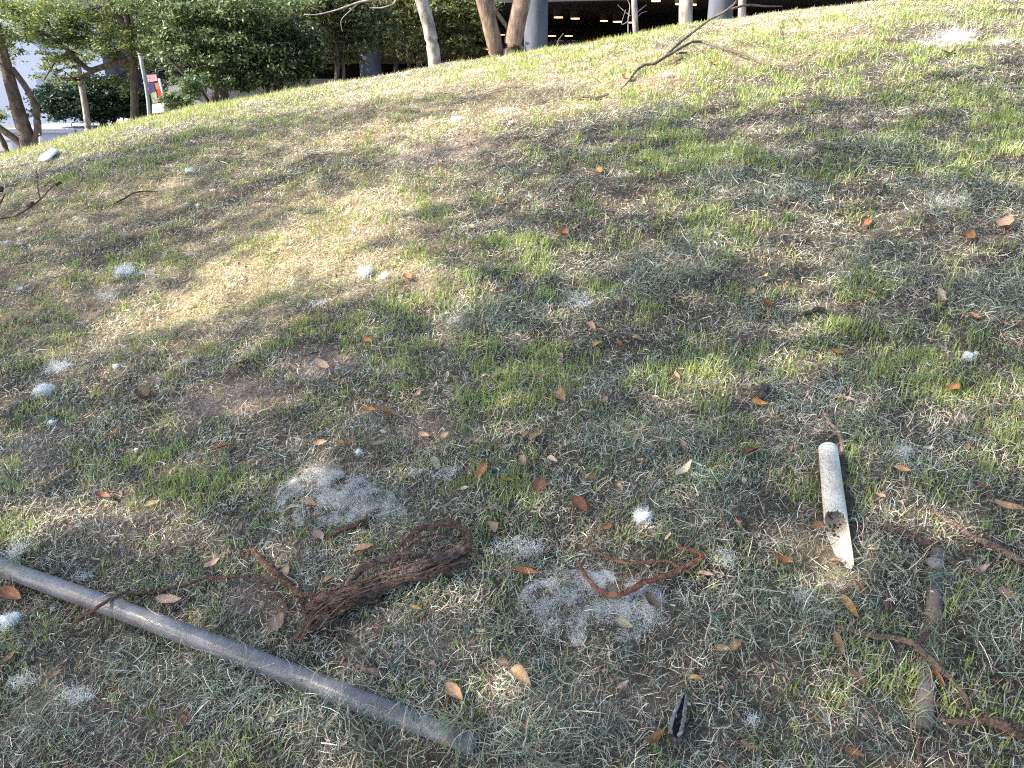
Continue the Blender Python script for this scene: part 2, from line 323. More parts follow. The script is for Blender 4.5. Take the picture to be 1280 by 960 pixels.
# ---- grey pipe across the lower left
def plastic(name, col, dirt, sc=6):
    m = mat(name, col, rough=.36, var=.2, scale=sc, bump=.25, bscale=45, spec=.4, col2=dirt, stretch=(1, 1, 1)); return m
pm = plastic('grey_pvc', (.175, .175, .20), (.10, .093, .10), 16)
a = at(14, 714, .022); b = at(597, 935, -.010); ax = b - a
a2 = at(-16, 699, .020)
root = empty('drain_pipe', a, 'long smooth grey plastic pipe lying diagonally across the grass at lower left', 'pipe')
def shell(a, b, r, t=.003, ns=32, n=24, sag=0.0):
    s = np.linspace(0, 1, n)[:, None]; C = a + (b - a) * s + np.array([0, 0, -sag]) * (4 * s * (1 - s)); T, A, B = frames(C); th = np.linspace(0, 2 * np.pi, ns, endpoint=False)
    def ring(rr): return (C[:, None] + rr * np.cos(th)[None, :, None] * A[:, None] + rr * np.sin(th)[None, :, None] * B[:, None]).reshape(-1, 3)
    V = np.vstack([ring(r), ring(r - t)]); o = n * ns; i = np.arange(n - 1)[:, None] * ns; j = np.arange(ns); k = (j + 1) % ns
    f = [np.stack([i + j, i + k, i + ns + k, i + ns + j], -1).reshape(-1, 4), np.stack([o + i + j, o + i + ns + j, o + i + ns + k, o + i + k], -1).reshape(-1, 4)]
    f += [np.stack([j, o + j, o + k, k], -1)]; e = (n - 1) * ns; f += [np.stack([e + j, e + k, o + e + k, o + e + j], -1)]
    return V, f
V, f = shell(a, b, .0235, sag=-.010); mk('pipe_body', V, f, pm, parent=root, origin=a)
V, f = shell(a2, a + (b - a) * .004, .021); mk('pipe_spigot', V, f, plastic('grey_pvc_dirty', (.16, .155, .165), (.10, .09, .09)), parent=root, origin=a2)
c0, c1 = at(655, 958), at(720, 985)
V, f = shell(c0 + np.array([0, 0, -.022]), c1 + np.array([0, 0, -.008]), .028)
tag(mk('drain_pipe', V, f, pm, origin=c0), 'short bit of grey pipe nearly hidden in grass at the very bottom edge', 'pipe')
# ---- half buried ribbed pipe right
a = at(1173, 694, .003); b = at(1152, 914, .001)
C = a + (b - a) * np.linspace(0, 1, 260)[:, None]; C[:, 2] += .009 * np.sin(np.linspace(2.6, 15.5, 260)) + .006
ac = Acc(); rr = .0160 + .0003 * np.sign(np.sin(np.arange(260) * .75))
V, Fs = tube(C, rr, ns=24); col = np.tile([.10, .092, .094], (len(V), 1)); k = fbm(V[:, 0] * 40, V[:, 1] * 22, 5)[:, None]
col = np.where(k > .60, np.array([.17, .12, .095]), col); ac.V.append(V); ac.C.append(col); ac.F += Fs; ac.n += len(V)
tag(ac.build('buried_conduit', mat('conduit_plastic', rough=.6, var=.2, scale=40, attr=True, bump=.3), origin=a), 'grey ribbed conduit half buried in the grass at lower right', 'conduit')

# loose strands lying over the pipes
def drape(a, b, r, N, lo=0., hi=1., seed=1, pw=1.0):
    g = np.random.default_rng(seed); S = 8; t = lo + (hi - lo) * g.uniform(0, 1, N) ** pw; c = a[None] + (b - a)[None] * t[:, None] + g.normal(0, r * .5, (N, 3)) * [1, 1, 0]
    az = g.uniform(0, 6.28, N); L = g.uniform(.03, .10, N); k = np.linspace(-.5, .5, S + 1); cv = g.normal(0, 1.2, N)
    A_ = az[:, None] + cv[:, None] * k[None]; st = np.stack([np.cos(A_), np.sin(A_)], -1) * (L / S)[:, None, None]; xy = np.cumsum(st, 1); xy = xy - xy[:, S // 2:S // 2 + 1] + c[:, None, :2]
    x, y = xy[..., 0], xy[..., 1]; d2 = b - a; tt = np.clip(((x - a[0]) * d2[0] + (y - a[1]) * d2[1]) / (d2[0] ** 2 + d2[1] ** 2), 0, 1)
    dd = np.hypot(x - a[0] - tt * d2[0], y - a[1] - tt * d2[1]); zc = a[2] + tt * d2[2]; z = np.where(dd < r, zc + np.sqrt(np.maximum(r * r - dd * dd, 0)), -9); z = np.maximum(z + .0015, H(x, y) + .010) + g.uniform(0, .006, (N, 1)) * (1 + 2 * k[None] ** 2)
    C = np.stack([x, y, z], -1); T_ = np.gradient(C, axis=1); sd_ = np.cross(T_, [0, 0, 1.]); sd_ /= np.linalg.norm(sd_, axis=2)[..., None] + 1e-9
    W_ = g.uniform(.0008, .002, N)[:, None, None] * .5 * np.interp(k, [-.5, 0, .5], [.7, 1, .2])[None, :, None]; V = np.stack([C - sd_ * W_, C + sd_ * W_], 2).reshape(-1, 3)
    bb = (np.arange(N) * (S + 1) * 2)[:, None] + (np.arange(S) * 2)[None]; pal = np.array([(.22, .27, .16), (.34, .30, .2), (.14, .2, .10), (.2, .13, .08), (.4, .36, .26)]); cc = np.repeat(pal[g.integers(0, 5, N)] * g.uniform(.7, 1.3, (N, 1)), (S + 1) * 2, axis=0)
    return V, np.stack([bb, bb + 1, bb + 3, bb + 2], -1).reshape(-1, 4), cc
_pa, _pb = at(14, 714, .022), at(597, 935, -.010)
dr = Acc(); 
for (a_, b_, r_, n_, lo, hi, sd_, pw) in ((_pa, _pb, .038, 90, .0, 1., 1, .7), (_pa, _pb, .036, 60, .90, 1., 2, .6), (_pa, _pb, .036, 20, 0, .05, 3, 1), (a, b, .026, 45, 0, 1, 4, 1), (a, b, .026, 20, .06, .2, 5, 1), (a, b, .024, 90, .52, .74, 6, 1), (a, b, .026, 30, .9, 1, 7, 1), (c0 + np.array([0, 0, -.022]), c1, .03, 160, 0, 1, 8, 1)):
    dr.add(*drape(a_, b_, r_, n_, lo, hi, sd_, pw))
tag(dr.build('grass_clippings', hmat), 'loose grass strands lying across the grey pipes', 'clippings', kind='stuff')

# ---- white broken tube
def white_tube():
    a = at(1035, 561, .030); tip = at(1051, 706, .031)
    T = tip - a; Ln = np.linalg.norm(T); T /= Ln; A = np.cross(T, [0, 0, 1.]); A /= np.linalg.norm(A); B = np.cross(A, T)
    # A points to image left when T runs towards the camera; find right direction
    root = empty('broken_tube', a, 'white speckled hollow tube with a broken jagged lower end, lying among grass blades', 'tube')
    ns, n = 48, 60; th = np.linspace(0, 2 * np.pi, ns, endpoint=False)
    rightv = A if A[0] > 0 else -A
    top = B
    # angle phi measured from 'up-left' (cut) : length of the shell as a function of angle
    dirs = np.cos(th)[:, None] * rightv + np.sin(th)[:, None] * top
    cut = np.cos(th - R(118))                          # 1 at the upper left
    Lth = Ln * np.interp(np.degrees(th) % 360, [0, 12, 30, 60, 160, 200, 240, 270, 300, 340, 360], [.985, .93, .72, .645, .63, .66, .78, .88, .955, .995, .985]) + Ln * (.006 * np.sin(th * 7) + .008 * np.sin(th * 19) * np.sin(th * 5))
    Ro, Ri = .0275, .0253
    def ring(rad, s):
        r0 = rad * (.84 + .16 * (s[:, None] * Lth[None] / Ln)); r0 = r0[..., None]
        return (a + (s[:, None] * Lth[None])[..., None] * T + r0 * dirs[None]).reshape(-1, 3)
    s = np.linspace(0, 1, n); V = np.vstack([ring(Ro, s), ring(Ri, s)]); o = n * ns; i = np.arange(n - 1)[:, None] * ns; j = np.arange(ns); k = (j + 1) % ns
    f = [np.stack([i + j, i + k, i + ns + k, i + ns + j], -1).reshape(-1, 4), np.stack([o + i + j, o + i + ns + j, o + i + ns + k, o + i + k], -1).reshape(-1, 4), np.stack([j, o + j, o + k, k], -1)]
    e = (n - 1) * ns; f += [np.stack([e + j, e + k, o + e + k, o + e + j], -1)]
    m = bpy.data.materials.new('white_speckled'); m.use_nodes = True; nd = m.node_tree.nodes; l = m.node_tree.links; bs = nd['Principled BSDF']; bs.inputs['Roughness'].default_value = .55
    tc = nd.new('ShaderNodeTexCoord'); mp = nd.new('ShaderNodeMapping'); mp.inputs['Scale'].default_value = (1, .45, 1); l.new(tc.outputs['Object'], mp.inputs[0])
    n1 = nd.new('ShaderNodeTexNoise'); n1.inputs['Scale'].default_value = 230; n1.inputs['Detail'].default_value = 4; l.new(mp.outputs[0], n1.inputs[0])
    cr = nd.new('ShaderNodeValToRGB'); cr.color_ramp.elements[0].position = .36; cr.color_ramp.elements[0].color = (.40, .36, .31, 1); cr.color_ramp.elements[1].position = .50; cr.color_ramp.elements[1].color = (.60, .56, .49, 1); l.new(n1.outputs[0], cr.inputs[0])
    n2 = nd.new('ShaderNodeTexNoise'); n2.inputs['Scale'].default_value = 14; l.new(tc.outputs['Object'], n2.inputs[0])
    mx = nd.new('ShaderNodeMix'); mx.data_type = 'RGBA'; mx.blend_type = 'MULTIPLY'; mx.inputs[0].default_value = .5; c2 = nd.new('ShaderNodeValToRGB'); c2.color_ramp.elements[0].position = .35; c2.color_ramp.elements[0].color = (.55, .46, .36, 1); c2.color_ramp.elements[1].position = .6
    l.new(n2.outputs[0], c2.inputs[0]); l.new(cr.outputs[0], mx.inputs[6]); l.new(c2.outputs[0], mx.inputs[7]); l.new(mx.outputs[2], bs.inputs['Base Color'])
    mk('tube_shell', V, f, m, parent=root, origin=a)
    g_ = np.random.default_rng(3); ds = Acc()
    for q in range(22):
        s_ = g_.uniform(.5, .74); an = R(270) + g_.normal(0, .45); d = math.cos(an) * rightv + math.sin(an) * top; cpt = a + T * Ln * s_ + d * (Ri * (.84 + .16 * s_) - .0015); rr_ = g_.uniform(.001, .0028); V_, F_ = box(cpt - rr_ * np.array([1, 1.3, .5]), cpt + rr_ * np.array([1, 1, .5])); V_ += g_.normal(0, rr_ * .3, V_.shape); ds.add(V_, F_, (.13, .085, .05))
    ds.build('inner_dirt', bark_m, parent=root, origin=a)
    # blue mark near the whole end
    ths = np.linspace(R(62), R(150), 10); V = []
    for q, (s0, s1) in enumerate(((.012, .035),)):
        for t in ths:
            d = math.cos(t) * rightv + math.sin(t) * top
            for s_ in (s0 + .004 * math.sin(9 * t), s1 - .012 * abs(math.cos(2 * t))): V.append(a + T * Ln * s_ + d * (Ro * (.84 + .16 * s_) + .0006))
    V = np.array(V); f = np.array([(2 * q, 2 * q + 1, 2 * q + 3, 2 * q + 2) for q in range(9)])
    mk('blue_mark', V, f, mat('blue_ink', (.12, .42, .62), var=.3, scale=120, col2=(.45, .6, .68)), parent=root, origin=a)
white_tube()

# ---- roots, bark, branches
def path(pts, lift=.012, far=8.4): return np.array([at(p[0], p[1], p[2] if len(p) > 2 else lift, far) for p in pts])
BR, DK, RED, GRY = (.15, .092, .066), (.075, .052, .042), (.22, .10, .065), (.26, .22, .18)
def strand_bundle(acc, C, r, n, col, spread=1.0, cvar=.3, seed=0, rs=.12):
    """many thin fibres running along a path"""
    g = np.random.default_rng(seed); T, A, B = frames(C); m = len(C); s = np.linspace(0, 1, m)
    r = np.broadcast_to(r, (m,))
    for q in range(n):
        ph = g.uniform(0, 6.28) + g.normal(0, .8) * s + .5 * np.sin(s * g.uniform(3, 9) + q); rad = r * spread * (.80 + .28 * g.uniform()) * (1 + .12 * np.sin(s * g.uniform(3, 9) + g.uniform(0, 6)) + .5 * max(0, g.normal(-.3, .6)) * np.abs(s - .5))
        lo, hi = sorted(g.uniform(-.2, 1.2, 2)); 
        if hi - lo < .3: lo, hi = 0, 1
        i0, i1 = int(max(0, lo) * (m - 1)), int(min(1, hi) * (m - 1)) + 1
        if i1 - i0 < 4: i0, i1 = 0, m
        D = C + (rad * np.cos(ph))[:, None] * A + (rad * .8 * np.abs(np.sin(ph)))[:, None] * B
        D = D[i0:i1]; rr = r.mean() * rs * g.uniform(.5, 1.3) * np.sin(np.linspace(.25, 3.0, len(D))) ** .5
        addtube(acc, D, np.maximum(rr, .0004), np.array(col) * g.uniform(.6, 1.6), cvar, ns=5, rough=.2, seed=q, squash=.6)
def rootobj(name, label, cat, segs, parent=None, group=None, m=None):
    """segs: (points, radius or radii list, colour, n strands, flute)"""
    ac = Acc(); o0 = None
    for q, (pts, r, col, ns_, fl) in enumerate(segs):
        C0 = path(pts); n = max(14, int(18 * len(pts))); C = spline(C0, n)
        if o0 is None: o0 = C0[0].copy()
        rr = np.interp(np.linspace(0, 1, n), np.linspace(0, 1, len(np.atleast_1d(r))), np.atleast_1d(r)) * (1 + .22 * (fbm(np.arange(n) * .08, np.full(n, q * 2.), 31 + q) - .5))
        C = C + (np.stack([fbm(np.arange(n) * .12, np.full(n, k * 3.), 77 + q) for k in range(3)], -1) - .5) * rr[:, None] * 1.2
        if ns_ >= 0 and fl is not None: addtube(ac, C, rr, col, .25, ns=18, rough=.14, flute=fl, seed=q + len(label), squash=.85, twist=.05)
        if ns_ > 0: strand_bundle(ac, C, rr, ns_, col, seed=q * 7 + len(label))
    o = ac.build(name, m or bark_m, parent, origin=o0 if parent is None else o0)
    if parent is None: tag(o, label, cat, group)
    return o
# the bark bundle
r0 = empty('bark_bundle', at(470, 745), 'shaggy reddish brown bundle of peeled bark and rotten wood, largest piece on the slope', 'wood')
rootobj('log_core', 'x', None, [([(381, 788, .012), (400, 768, .02), (422, 752, .028), (466, 733, .03), (507, 722, .028), (547, 713, .024), (588, 701, .018)], [.016, .027, .026, .022, .018, .014], (.13, .095, .078), 60, 7)], r0)
rootobj('upper_branch', 'x', None, [([(500, 719, .05), (520, 709, .052), (545, 699, .05), (578, 687, .045)], [.009, .0135, .0145, .014], (.135, .10, .088), 8, 7)], r0)
rootobj('bark_strip', 'x', None, [([(432, 735, .035), (440, 720, .05), (453, 710, .055), (472, 701, .05), (500, 697, .04), (530, 690, .05)], [.006, .01, .009, .007], (.15, .11, .085), 22, 3)], r0)
rootobj('fibre_loop', 'x', None, [([(498, 684, .03), (508, 674, .04), (522, 664, .045), (543, 656, .05), (566, 656, .05), (582, 664, .045), (588, 680, .03), (583, 696, .02)], [.004, .010, .011, .009, .006], (.16, .105, .08), 60, None),
                               ([(505, 690, .02), (530, 672, .03), (560, 668, .03), (575, 676, .03)], [.004, .005], (.15, .085, .06), 16, None)], r0)
rootobj('torn_fibre', 'x', None, [([(378, 770, .03), (395, 752, .045), (420, 742, .05), (450, 738, .05)], [.012, .016, .012], (.17, .105, .08), 60, None),
                                 ([(418, 775, .02), (430, 760, .04), (445, 748, .05)], [.010, .012], (.15, .09, .065), 24, None), ([(362, 806, .01), (378, 790, .012), (398, 775, .02)], [.006, .012], (.13, .085, .06), 14, None)], r0)
rootobj('root', 'looped dark brown root with a hooked end, running down to the bark bundle', 'root', [([(306, 700), (303, 690, .03), (315, 685, .04), (325, 699, .03), (337, 712, .025), (349, 720, .02), (364, 735, .02), (378, 744, .02), (400, 745, .02)], [.004, .007, .008, .006], (.15, .085, .06), 14, 3)])
rootobj('root', 'long thin brown root crossing over the grey pipe at left', 'root', [([(60, 800, .012), (86, 783, .03), (100, 773, .066), (113, 764, .082), (128, 754, .080), (142, 747, .062), (157, 741, .03), (187, 742, .02), (222, 732, .02), (262, 722, .02), (312, 721, .018)], [.002, .0045, .005, .0045, .004], (.155, .09, .06), 9, 3), ([(75, 794, .012), (98, 777, .06), (113, 757, .086), (126, 742, .095)], [.001, .003, .002], (.13, .08, .06), 2, None)])
rootobj('root', 'short dark curved root ending beside the pink crinkled leaf', 'root', [([(316, 722), (335, 735), (350, 748), (358, 760), (357, 774), (347, 790)], [.003, .004, .005, .003], (.14, .09, .07), 7, 3)])
rootobj('bark_strip', 'dark twisted bark strip along the lower edge of the pale lint patch', 'bark', [([(394, 675, .01), (410, 671, .02), (430, 662, .022), (450, 652, .02), (470, 641, .015), (492, 628, .008)], [.003, .007, .008, .006, .003], (.12, .08, .06), 18, 3)])
rootobj('root', 'rust red twisted rope-like root curled in an open loop near the centre', 'root', [([(722, 704, .022), (726, 710, .025), (731, 718, .028), (740, 730, .03), (748, 740, .03), (769, 746, .032), (792, 735, .032), (810, 725, .03), (830, 721, .02), (850, 711, .02), (868, 703, .02), (880, 697, .02), (872, 690, .02), (847, 684)], [.003, .005, .0065, .006, .006, .004], RED, 12, 3),
       ([(740, 689, .025), (766, 699, .028), (786, 705, .028), (807, 703, .025), (836, 702, .02), (850, 709, .022), (864, 716)], [.002, .004, .004, .004, .003], (.21, .105, .07), 7, 3), ([(736, 760), (742, 748), (756, 742)], [.001, .002], RED, 1, None)])
rootobj('root', 'thin brown root from the cotton tuft down to the lint patch', 'root', [([(735, 690), (736, 676), (745, 664), (760, 656), (780, 648), (795, 647)], [.003, .004, .0035, .002], (.22, .14, .1), 8, None)])
rootobj('root', 'thick flaky brown root running from the white tube tip to the conduit', 'root', [([(1070, 660), (1108, 658), (1132, 666), (1158, 679), (1182, 695), (1200, 712)], [.003, .006, .009, .009, .007, .005], (.13, .085, .065), 22, 3)])
rootobj('root', 'straight reddish brown root leaving the photo at the right edge', 'root', [([(1155, 630), (1173, 643), (1197, 658), (1224, 676), (1250, 688), (1290, 707)], [.003, .005, .005, .008, .008, .008], (.19, .12, .10), 8, 4)])
rootobj('root', 'flat tan root strip forking down across the half buried conduit', 'root', [([(1036, 782), (1062, 786), (1085, 794), (1114, 797), (1143, 806, .03), (1160, 822, .035), (1184, 843), (1204, 867), (1212, 884)], [.003, .006, .006, .006, .005, .003], (.20, .135, .10), 14, 3), ([(1143, 808, .03), (1152, 800, .04), (1164, 788, .03)], [.002, .004, .002], (.12, .07, .06), 2, 3)])
rootobj('root', 'dark red split root sweeping to the right edge near the bottom', 'root', [([(1164, 898), (1180, 900), (1202, 903), (1231, 902), (1254, 909), (1272, 920), (1295, 926)], [.002, .004, .006, .008, .009, .007], (.17, .10, .075), 16, 3), ([(1218, 858), (1232, 872), (1246, 886), (1262, 897)], [.003, .004, .003], (.25, .17, .13), 5, None), ([(1208, 880), (1215, 868), (1230, 852), (1244, 848)], [.002, .003], (.27, .2, .16), 4, None)])
rootobj('root', 'thin dark root hanging below the lower end of the conduit', 'root', [([(1152, 896), (1148, 912), (1147, 935), (1152, 960)], [.003, .0035, .003], (.17, .1, .07), 5, 3)])
rootobj('root', 'dull brown root stub upright between white tube and cotton tufts', 'root', [([(906, 676), (905, 662), (903, 645), (898, 630)], [.004, .006, .005, .003], (.17, .11, .08), 8, 3)])
# pieces of wood
rootobj('wood_chip', 'dark brown chunk of wood with a forked grey twig beside it', 'wood', [([(941, 498, .02), (950, 489, .025), (958, 480, .02)], [.010, .013, .010], (.15, .11, .09), 3, 4), ([(955, 500), (965, 490, .02), (970, 478, .03)], [.002, .003, .002], (.2, .19, .18), 0, 3)])
rootobj('twig', 'short pale barkless stick lying alone right of the wood chunk', 'twig', [([(1047, 493, .02), (1060, 497, .02), (1072, 502, .02)], [.004, .005, .003], (.42, .32, .26), 0, 3)])
rootobj('twig', 'crooked grey twig just above the white broken tube', 'twig', [([(1029, 516, .02), (1038, 529, .02), (1048, 539, .02), (1052, 552), (1053, 568)], [.003, .004, .005, .005, .003], (.28, .2, .16), 4, 3)])
rootobj('twig', 'greyish weathered stick right of the pale pink leaf, below centre', 'twig', [([(605, 636, .015), (618, 632, .018), (630, 638, .015), (637, 645)], [.004, .008, .007, .003], (.22, .18, .16), 10, 3)])
rootobj('bark_piece', 'flat brown strip of bark lying between the grey pipe and the bark bundle', 'bark', [([(446, 832, .012), (465, 838, .012), (482, 844, .012)], [.006, .008, .006], (.23, .15, .12), 4, 2)])
rootobj('twig', 'bent dark twig on the left slope below the shadow edge', 'twig', [([(142, 255), (163, 243, .03), (180, 238, .03), (197, 240)], [.003, .006, .005, .004], (.11, .07, .05), 2, 3)])
rootobj('twig', 'short dark stick lying level below the long top branch', 'twig', [([(710, 123), (732, 121, .02), (747, 122, .02), (760, 118, .02)], [.004, .010, .010, .008], (.12, .10, .08), 0, 3)])
rootobj('twig', 'tiny dark twig in sunlit grass near the top right', 'twig', [([(994, 22), (998, 28, .03), (1003, 33)], [.003, .005, .003], (.12, .07, .05), 0, 3)])
rootobj('twig', 'thin curved twig standing out of the grass beside the left concrete column', 'twig', [([(695, 58), (698, 50, .1), (704, 42, .2)], [.004, .004, .003], (.25, .22, .16), 0, None), ([(695, 58), (698, 50, .1), (704, 42, .2)], [.004, .003], (.25, .22, .16), 0, 3)])
rootobj('dark_shard', 'blackened curled piece of palm husk on the right slope', 'husk', [([(1003, 394, .03), (1014, 388, .035), (1030, 388, .035), (1036, 402, .01)], [.004, .010, .010, .003], (.045, .045, .035), 3, 3)])
# long dead branch at the top
def fork(name, label, segs, colr=(.13, .105, .09)):
    r = empty(name, at(*segs[0][1][0][:2]), label, 'branch')
    for nm, pts, rr in segs:
        C = spline(np.array([at(p[0], p[1], p[2], 8.2) for p in pts]), 12 * len(pts)); ac = Acc()
        addtube(ac, C, np.interp(np.linspace(0, 1, len(C)), np.linspace(0, 1, len(rr)), rr), colr, .2, ns=10, rough=.15, seed=len(pts)); ac.build(nm, bark_m, r, origin=C[0])
    return r
fork('dead_branch', 'long bare forked branch lying down the sunlit slope at the top', [
    ('stem', [(776, 112, .02), (787, 100, .03), (795, 88, .04), (807, 80, .05), (817, 81, .05), (831, 71, .06), (845, 57, .08), (865, 41, .12), (887, 24, .2), (907, 14, .28), (920, 4, .35), (925, -6, .4)], [.004, .010, .011, .010, .009, .008]),
    ('side_branch', [(829, 72, .06), (838, 68, .07), (850, 60, .08), (865, 52, .09), (877, 52, .06), (900, 59, .04), (927, 67, .04), (944, 74, .03), (953, 80, .02)], [.011, .010, .009, .007]),
    ('side_branch', [(905, 15, .26), (918, 8, .3), (935, 6, .28), (960, 8, .15), (978, 8, .08)], [.008, .007, .004]),
    ('side_branch', [(845, 67, .04), (852, 66, .05), (858, 66, .03)], [.008, .006])])
fork('dead_branch', 'thin dark leafless branch with twigs at the left edge', [
    ('stem', [(-12, 278, .02), (0, 273, .03), (20, 270, .04), (40, 258, .05), (55, 245, .06), (65, 233, .06)], [.006, .005, .004, .003]),
    ('side_branch', [(50, 247, .06), (47, 235, .09), (47, 222, .13), (45, 212, .16)], [.004, .003]),
    ('side_branch', [(-6, 262, .03), (3, 250, .08), (6, 243, .1)], [.006, .004]), ('dead_leaf', [(36, 257, .05), (41, 254, .07)], [.015, .010]), ('dead_leaf', [(0, 238, .05), (2, 234, .07)], [.02, .014]), ('dead_leaf', [(70, 231, .05), (76, 228, .06)], [.010, .010])], (.09, .06, .05))
# seed pod (open, black inside, silvery rims)
def pod():
    p = [at(*q, .02) for q in [(856, 868), (853, 880), (849, 895), (846, 908), (843, 921)]]; C = spline(np.array(p), 30); T, A, B = frames(C)
    if A[0, 0] < 0: A = -A
    r = np.interp(np.linspace(0, 1, 30), [0, .15, .6, .9, 1], [.003, .006, .0115, .0125, .007]); rt = empty('seed_pod', C[-1], 'split black seed pod with silvery rims, open side up, near the bottom', 'pod')
    th = np.linspace(R(150), R(390), 16); V = (C[:, None] + (r[:, None] * np.cos(th))[..., None] * A[:, None] + (r[:, None] * .8 * np.sin(th))[..., None] * B[:, None]); V2 = (C[:, None] + ((r[:, None] - .002) * np.cos(th))[..., None] * A[:, None] + ((r[:, None] - .002) * .8 * np.sin(th))[..., None] * B[:, None])
    V = np.vstack([V.reshape(-1, 3), V2.reshape(-1, 3)]); i = np.arange(29)[:, None] * 16; j = np.arange(15)[None]; q = np.stack([i + j, i + j + 1, i + 17 + j, i + 16 + j], -1).reshape(-1, 4)
    mk('pod_shell', V, [q, q[:, ::-1] + 480], mat('pod_dark', (.03, .027, .03), rough=.45, var=.5, scale=80, bump=.6), parent=rt, origin=C[-1])
    for s in (0, -1):
        ac = Acc(); D = C + (r * np.cos(th[s]))[:, None] * A + (r * .8 * np.sin(th[s]) + .002)[:, None] * B
        addtube(ac, D, np.interp(np.linspace(0, 1, 30), [0, .2, .8, 1], [.0012, .0034, .0042, .003]), (.26, .24, .23), .3, ns=8, rough=.35, seed=3); ac.build('pod_rim', bark_m, rt, origin=C[-1])
    ac = Acc(); e = C[-1]; addtube(ac, spline(np.array([e - A[-1] * .013, e + T[-1] * .006 - A[-1] * .006, e + T[-1] * .007 + A[-1] * .008, e + A[-1] * .012 + B[-1] * .004]), 16), [.003] + [.0055] * 13 + [.005, .002], (.09, .075, .07), .4, ns=10, rough=.4, seed=5); ac.build('pod_base', bark_m, rt, origin=C[-1])
pod()
r_ = Acc()
for sd_, pts_, rd_, n_ in ((1, [(376, 800, .02), (400, 772, .045), (430, 750, .055), (475, 728, .055), (520, 716, .05), (560, 704, .045), (594, 690, .03)], .024, 7), (2, [(366, 806, .015), (390, 776, .03), (418, 756, .03)], .016, 6), (3, [(500, 700, .03), (540, 690, .04), (590, 668, .03)], .014, 4), (4, [(420, 752, .04), (445, 722, .05), (478, 704, .05), (510, 700, .04)], .010, 8)):
    strand_bundle(r_, spline(path(pts_), 60), rd_, n_, (.20, .115, .085), 1.1, seed=sd_, rs=.07)
r_.build('loose_fibre', bark_m, r0, origin=np.array(r0.location))
# small grey pebble
def blob(name, c, r, col, label, cat, m=None, seed=0, squash=.6):
    u = np.linspace(0, np.pi, 12); v = np.linspace(0, 2 * np.pi, 18, endpoint=False); U, W_ = np.meshgrid(u, v, indexing='ij')
    d = np.stack([np.sin(U) * np.cos(W_), np.sin(U) * np.sin(W_), np.cos(U) * squash], -1); q = 1 + .25 * (fbm(d[..., 0] * 2 + 5, d[..., 1] * 2 + d[..., 2] * 2, seed) - .5)
    V = (np.array(c) + d * r * q[..., None]).reshape(-1, 3); i = np.arange(11)[:, None] * 18; j = np.arange(18)[None]; k = (j + 1) % 18
    return tag(mk(name, V, np.stack([i + j, i + 18 + j, i + 18 + k, i + k], -1).reshape(-1, 4), m or mat('stone', col, rough=.8, bump=.5), origin=np.array(c)), label, cat)
blob('pebble', at(1170, 704, .015), .018, (.2, .19, .2), 'smooth grey pebble at the upper end of the half buried conduit', 'pebble')

# ---- cotton fluff
cot = mat('cotton_fluff', (.86, .86, .84), rough=.9, var=.05, trans=.3, spec=.1)
def tuft(px, py, s, label, wisp=0, sy=.6, dens=1.0):
    c = at(px, py, .015); d = depth(c); R_ = s / F * d * .5; N = int(np.clip(s * s * (1.9 if not wisp else .38), 50, 1500) * dens)
    if not wisp:
        u = rng.normal(size=(N, 3)); u /= np.linalg.norm(u, axis=1)[:, None]; pos = u * (R_ * rng.uniform(.1, .85, (N, 1)) ** .6) * np.array([1, 1, .5])
        pos += (vn(u[:, 0] * 2.5 + px, u[:, 1] * 2.5, 5)[:, None] - .5) * R_ * .6 * u
        L = rng.uniform(.4, 1.0, N) * R_; 
    else:
        K = 7; cs = rng.normal(0, .5, (K, 3)) * R_; q = rng.integers(0, K, N); pos = cs[q] + rng.normal(0, .28, (N, 3)) * R_; pos[:, 2] *= .12; L = rng.uniform(.4, 1.5, N) * R_; pos[:, 0] *= 1.25
    P_ = c + pos; g = H(P_[:, 0], P_[:, 1]); P_[:, 2] = np.maximum(P_[:, 2] + (g - g.mean()) * (1 if wisp else .3), g + (.004 if wisp else .010))
    W = rng.uniform(.0003, .0008, N) * max(1, d / 2.4) * (1.0 if wisp else 1.1)
    Vv, Ff, cc = ribbons(P_, L, W, rng.uniform(0, 6.28, N), rng.normal(.1, .8 if not wisp else .3, N), rng.normal(0, .5, N), rng.normal(0, .6, N), np.full((N, 3), .8), S=4, slope=False, tipf=.6)
    Vs, Fs, Cs = [Vv], [Ff], [cc]; nv = len(Vv)
    for q in range(0 if wisp else 5):                 # matted core lumps
        cc0 = c + rng.normal(0, .28, 3) * R_ * [1, 1, .35] + [0, 0, R_ * .25]; u = np.linspace(0, np.pi, 9); v = np.linspace(0, 2 * np.pi, 12, endpoint=False); U, W_ = np.meshgrid(u, v, indexing='ij')
        d_ = np.stack([np.sin(U) * np.cos(W_), np.sin(U) * np.sin(W_), .7 * np.cos(U)], -1); d_ = d_ * (1 + .5 * (fbm(d_[..., 0] * 3 + q, d_[..., 1] * 3 + d_[..., 2], q) - .5))[..., None]
        Vc = (cc0 + d_ * R_ * rng.uniform(.28, .48)).reshape(-1, 3); i = np.arange(8)[:, None] * 12; j = np.arange(12)[None]; k = (j + 1) % 12
        Vs.append(Vc); Fs.append(np.stack([i + j, i + 12 + j, i + 12 + k, i + k], -1).reshape(-1, 4) + nv); nv += len(Vc); Cs.append(np.full((len(Vc), 3), .8))
    return tag(mk('cotton_tuft', np.concatenate(Vs), Fs, cot, np.concatenate(Cs), origin=c), label, 'fluff', 'white cotton tufts scattered on the slope')
